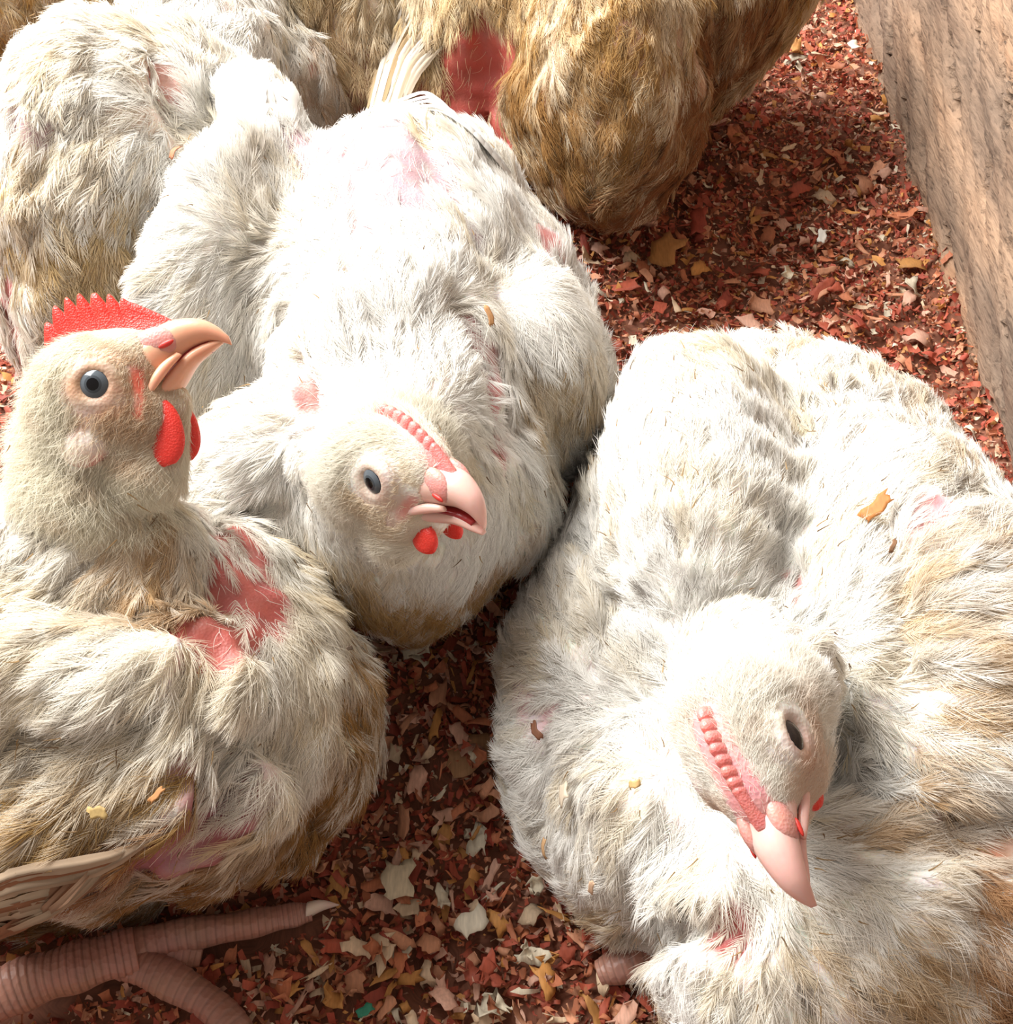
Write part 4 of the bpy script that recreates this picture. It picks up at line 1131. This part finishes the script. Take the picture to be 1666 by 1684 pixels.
lone(C_, 929, 1390, .0080, (.66, .40, .20), 'slim tan splinter upright on the lowest left flank of the front right chicken', .3, .6, 1.5)
lone(C_, 998, 1436, .0085, (.78, .52, .34), 'pinkish slanting splinter on the lower left flank of the front right chicken', .25, .4, 1.0)
lone(C_, 1065, 1292, .0050, (.74, .48, .20), 'tiny curled tan flake left of the face of the front right chicken', .5, 1.0, .1)
lone(C_, 1462, 915, .0060, (.30, .15, .07), 'tiny dark splinter just below the orange shaving on a chicken back', .25, .8, 1.2)
lone(A_, 282, 1317, .0058, (.55, .25, .08), 'small orange-brown splinter on the wing elbow of the front left chicken', .35, .1, .9)
lone(A_, 183, 1326, .0062, (.66, .46, .18), 'yellowish oval flake on the wing of the front left chicken', .6, .1, 0)
lone(A_, 545, 1080, .0042, (.18, .12, .08), 'tiny dark crumb on the breast of the front left chicken', .4, .5, .4)
lone(B_, 793, 532, .0085, (.66, .34, .14), 'upright tan splinter stuck in the shoulder of the middle chicken', .3, .2, -1.3)
lone(B_, 309, 270, .0075, (.62, .24, .12), 'reddish flake at the left rim of the middle chicken', .6, .6, 1.2)
lone(None, 1095, 415, .030, (.58, .27, .08), 'large orange torn shaving on the floor below the top centre chicken', .55, .25, 1.2, z=.008)
lone(None, 780, 1245, .026, (.46, .24, .11), 'large flat tan-brown flake on the floor between the front chickens', .55, .1, .6, z=.005)
lone(None, 655, 1450, .015, (.80, .66, .46), 'pale ribbed shaving standing out on the floor right of the clawed toe', .8, .3, 1.6, z=.008)
lone(None, 1350, 395, .0125, (.82, .78, .70), 'whitish upright shaving on the floor near the wooden wall', .4, .1, 1.4, z=.01)
lone(None, 776, 1522, .013, (.84, .74, .58), 'bright cream shaving on the floor at the bottom centre, left of the red one', .7, .3, .7, z=.008)
lone(None, 602, 1666, .006, (.05, .35, .22), 'tiny green scrap at the bottom edge of the bedding', .6, .3, .7, z=.009)

# wooden wall on the right
yy = np.linspace(-.35, 1.7, 560); zz = np.linspace(-.03, .42, 150)
Yg, Zg = np.meshgrid(yy, zz, indexing='ij')
ca, sa = math.cos(math.radians(28)), math.sin(math.radians(28))
al = Yg * ca + Zg * sa; ac = -Yg * sa + Zg * ca
q3 = np.stack([np.zeros_like(al), al * .12, ac], -1)
n1, n2, n3 = Noise(301, .012), Noise(302, .045), Noise(303, .004)
rel = .0008 * n1(q3) + .0015 * n2(q3) + .0004 * n3(q3)
crack = np.clip(Noise(304, .016)(q3) * .8 + .5 * Noise(305, .006)(q3) - 1.0 + .5 * np.clip((.03 - Zg) / .03, 0, 1), 0, 1) * .007
low = np.clip((.018 - Zg) / .02, 0, 1) * .004
Xg = WALL_X + Zg * .05 + rel + crack + low * (1 + Noise(306, .02)(q3))
idx = np.arange(Xg.size).reshape(Xg.shape)
F = np.stack([idx[:-1, :-1], idx[:-1, 1:], idx[1:, 1:], idx[1:, :-1]], -1).reshape(-1, 4)
P = np.stack([Xg, Yg, Zg], -1).reshape(-1, 3)
# back and rim of the board
nb = len(P); back = P.copy(); back[:, 0] = .33
rim = np.concatenate([idx[:, 0], idx[-1, 1:], idx[::-1, -1][1:], idx[0, ::-1][1:]])
Fr = np.stack([rim[:-1], rim[1:], rim[1:] + nb, rim[:-1] + nb], -1)
c4 = np.array([[idx[0, 0], idx[-1, 0], idx[-1, -1], idx[0, -1]]]) + nb
o = mesh_obj('wall_right', np.concatenate([P, back]), np.concatenate([F, Fr, c4]), m_wood()); tag(o, kind='structure')
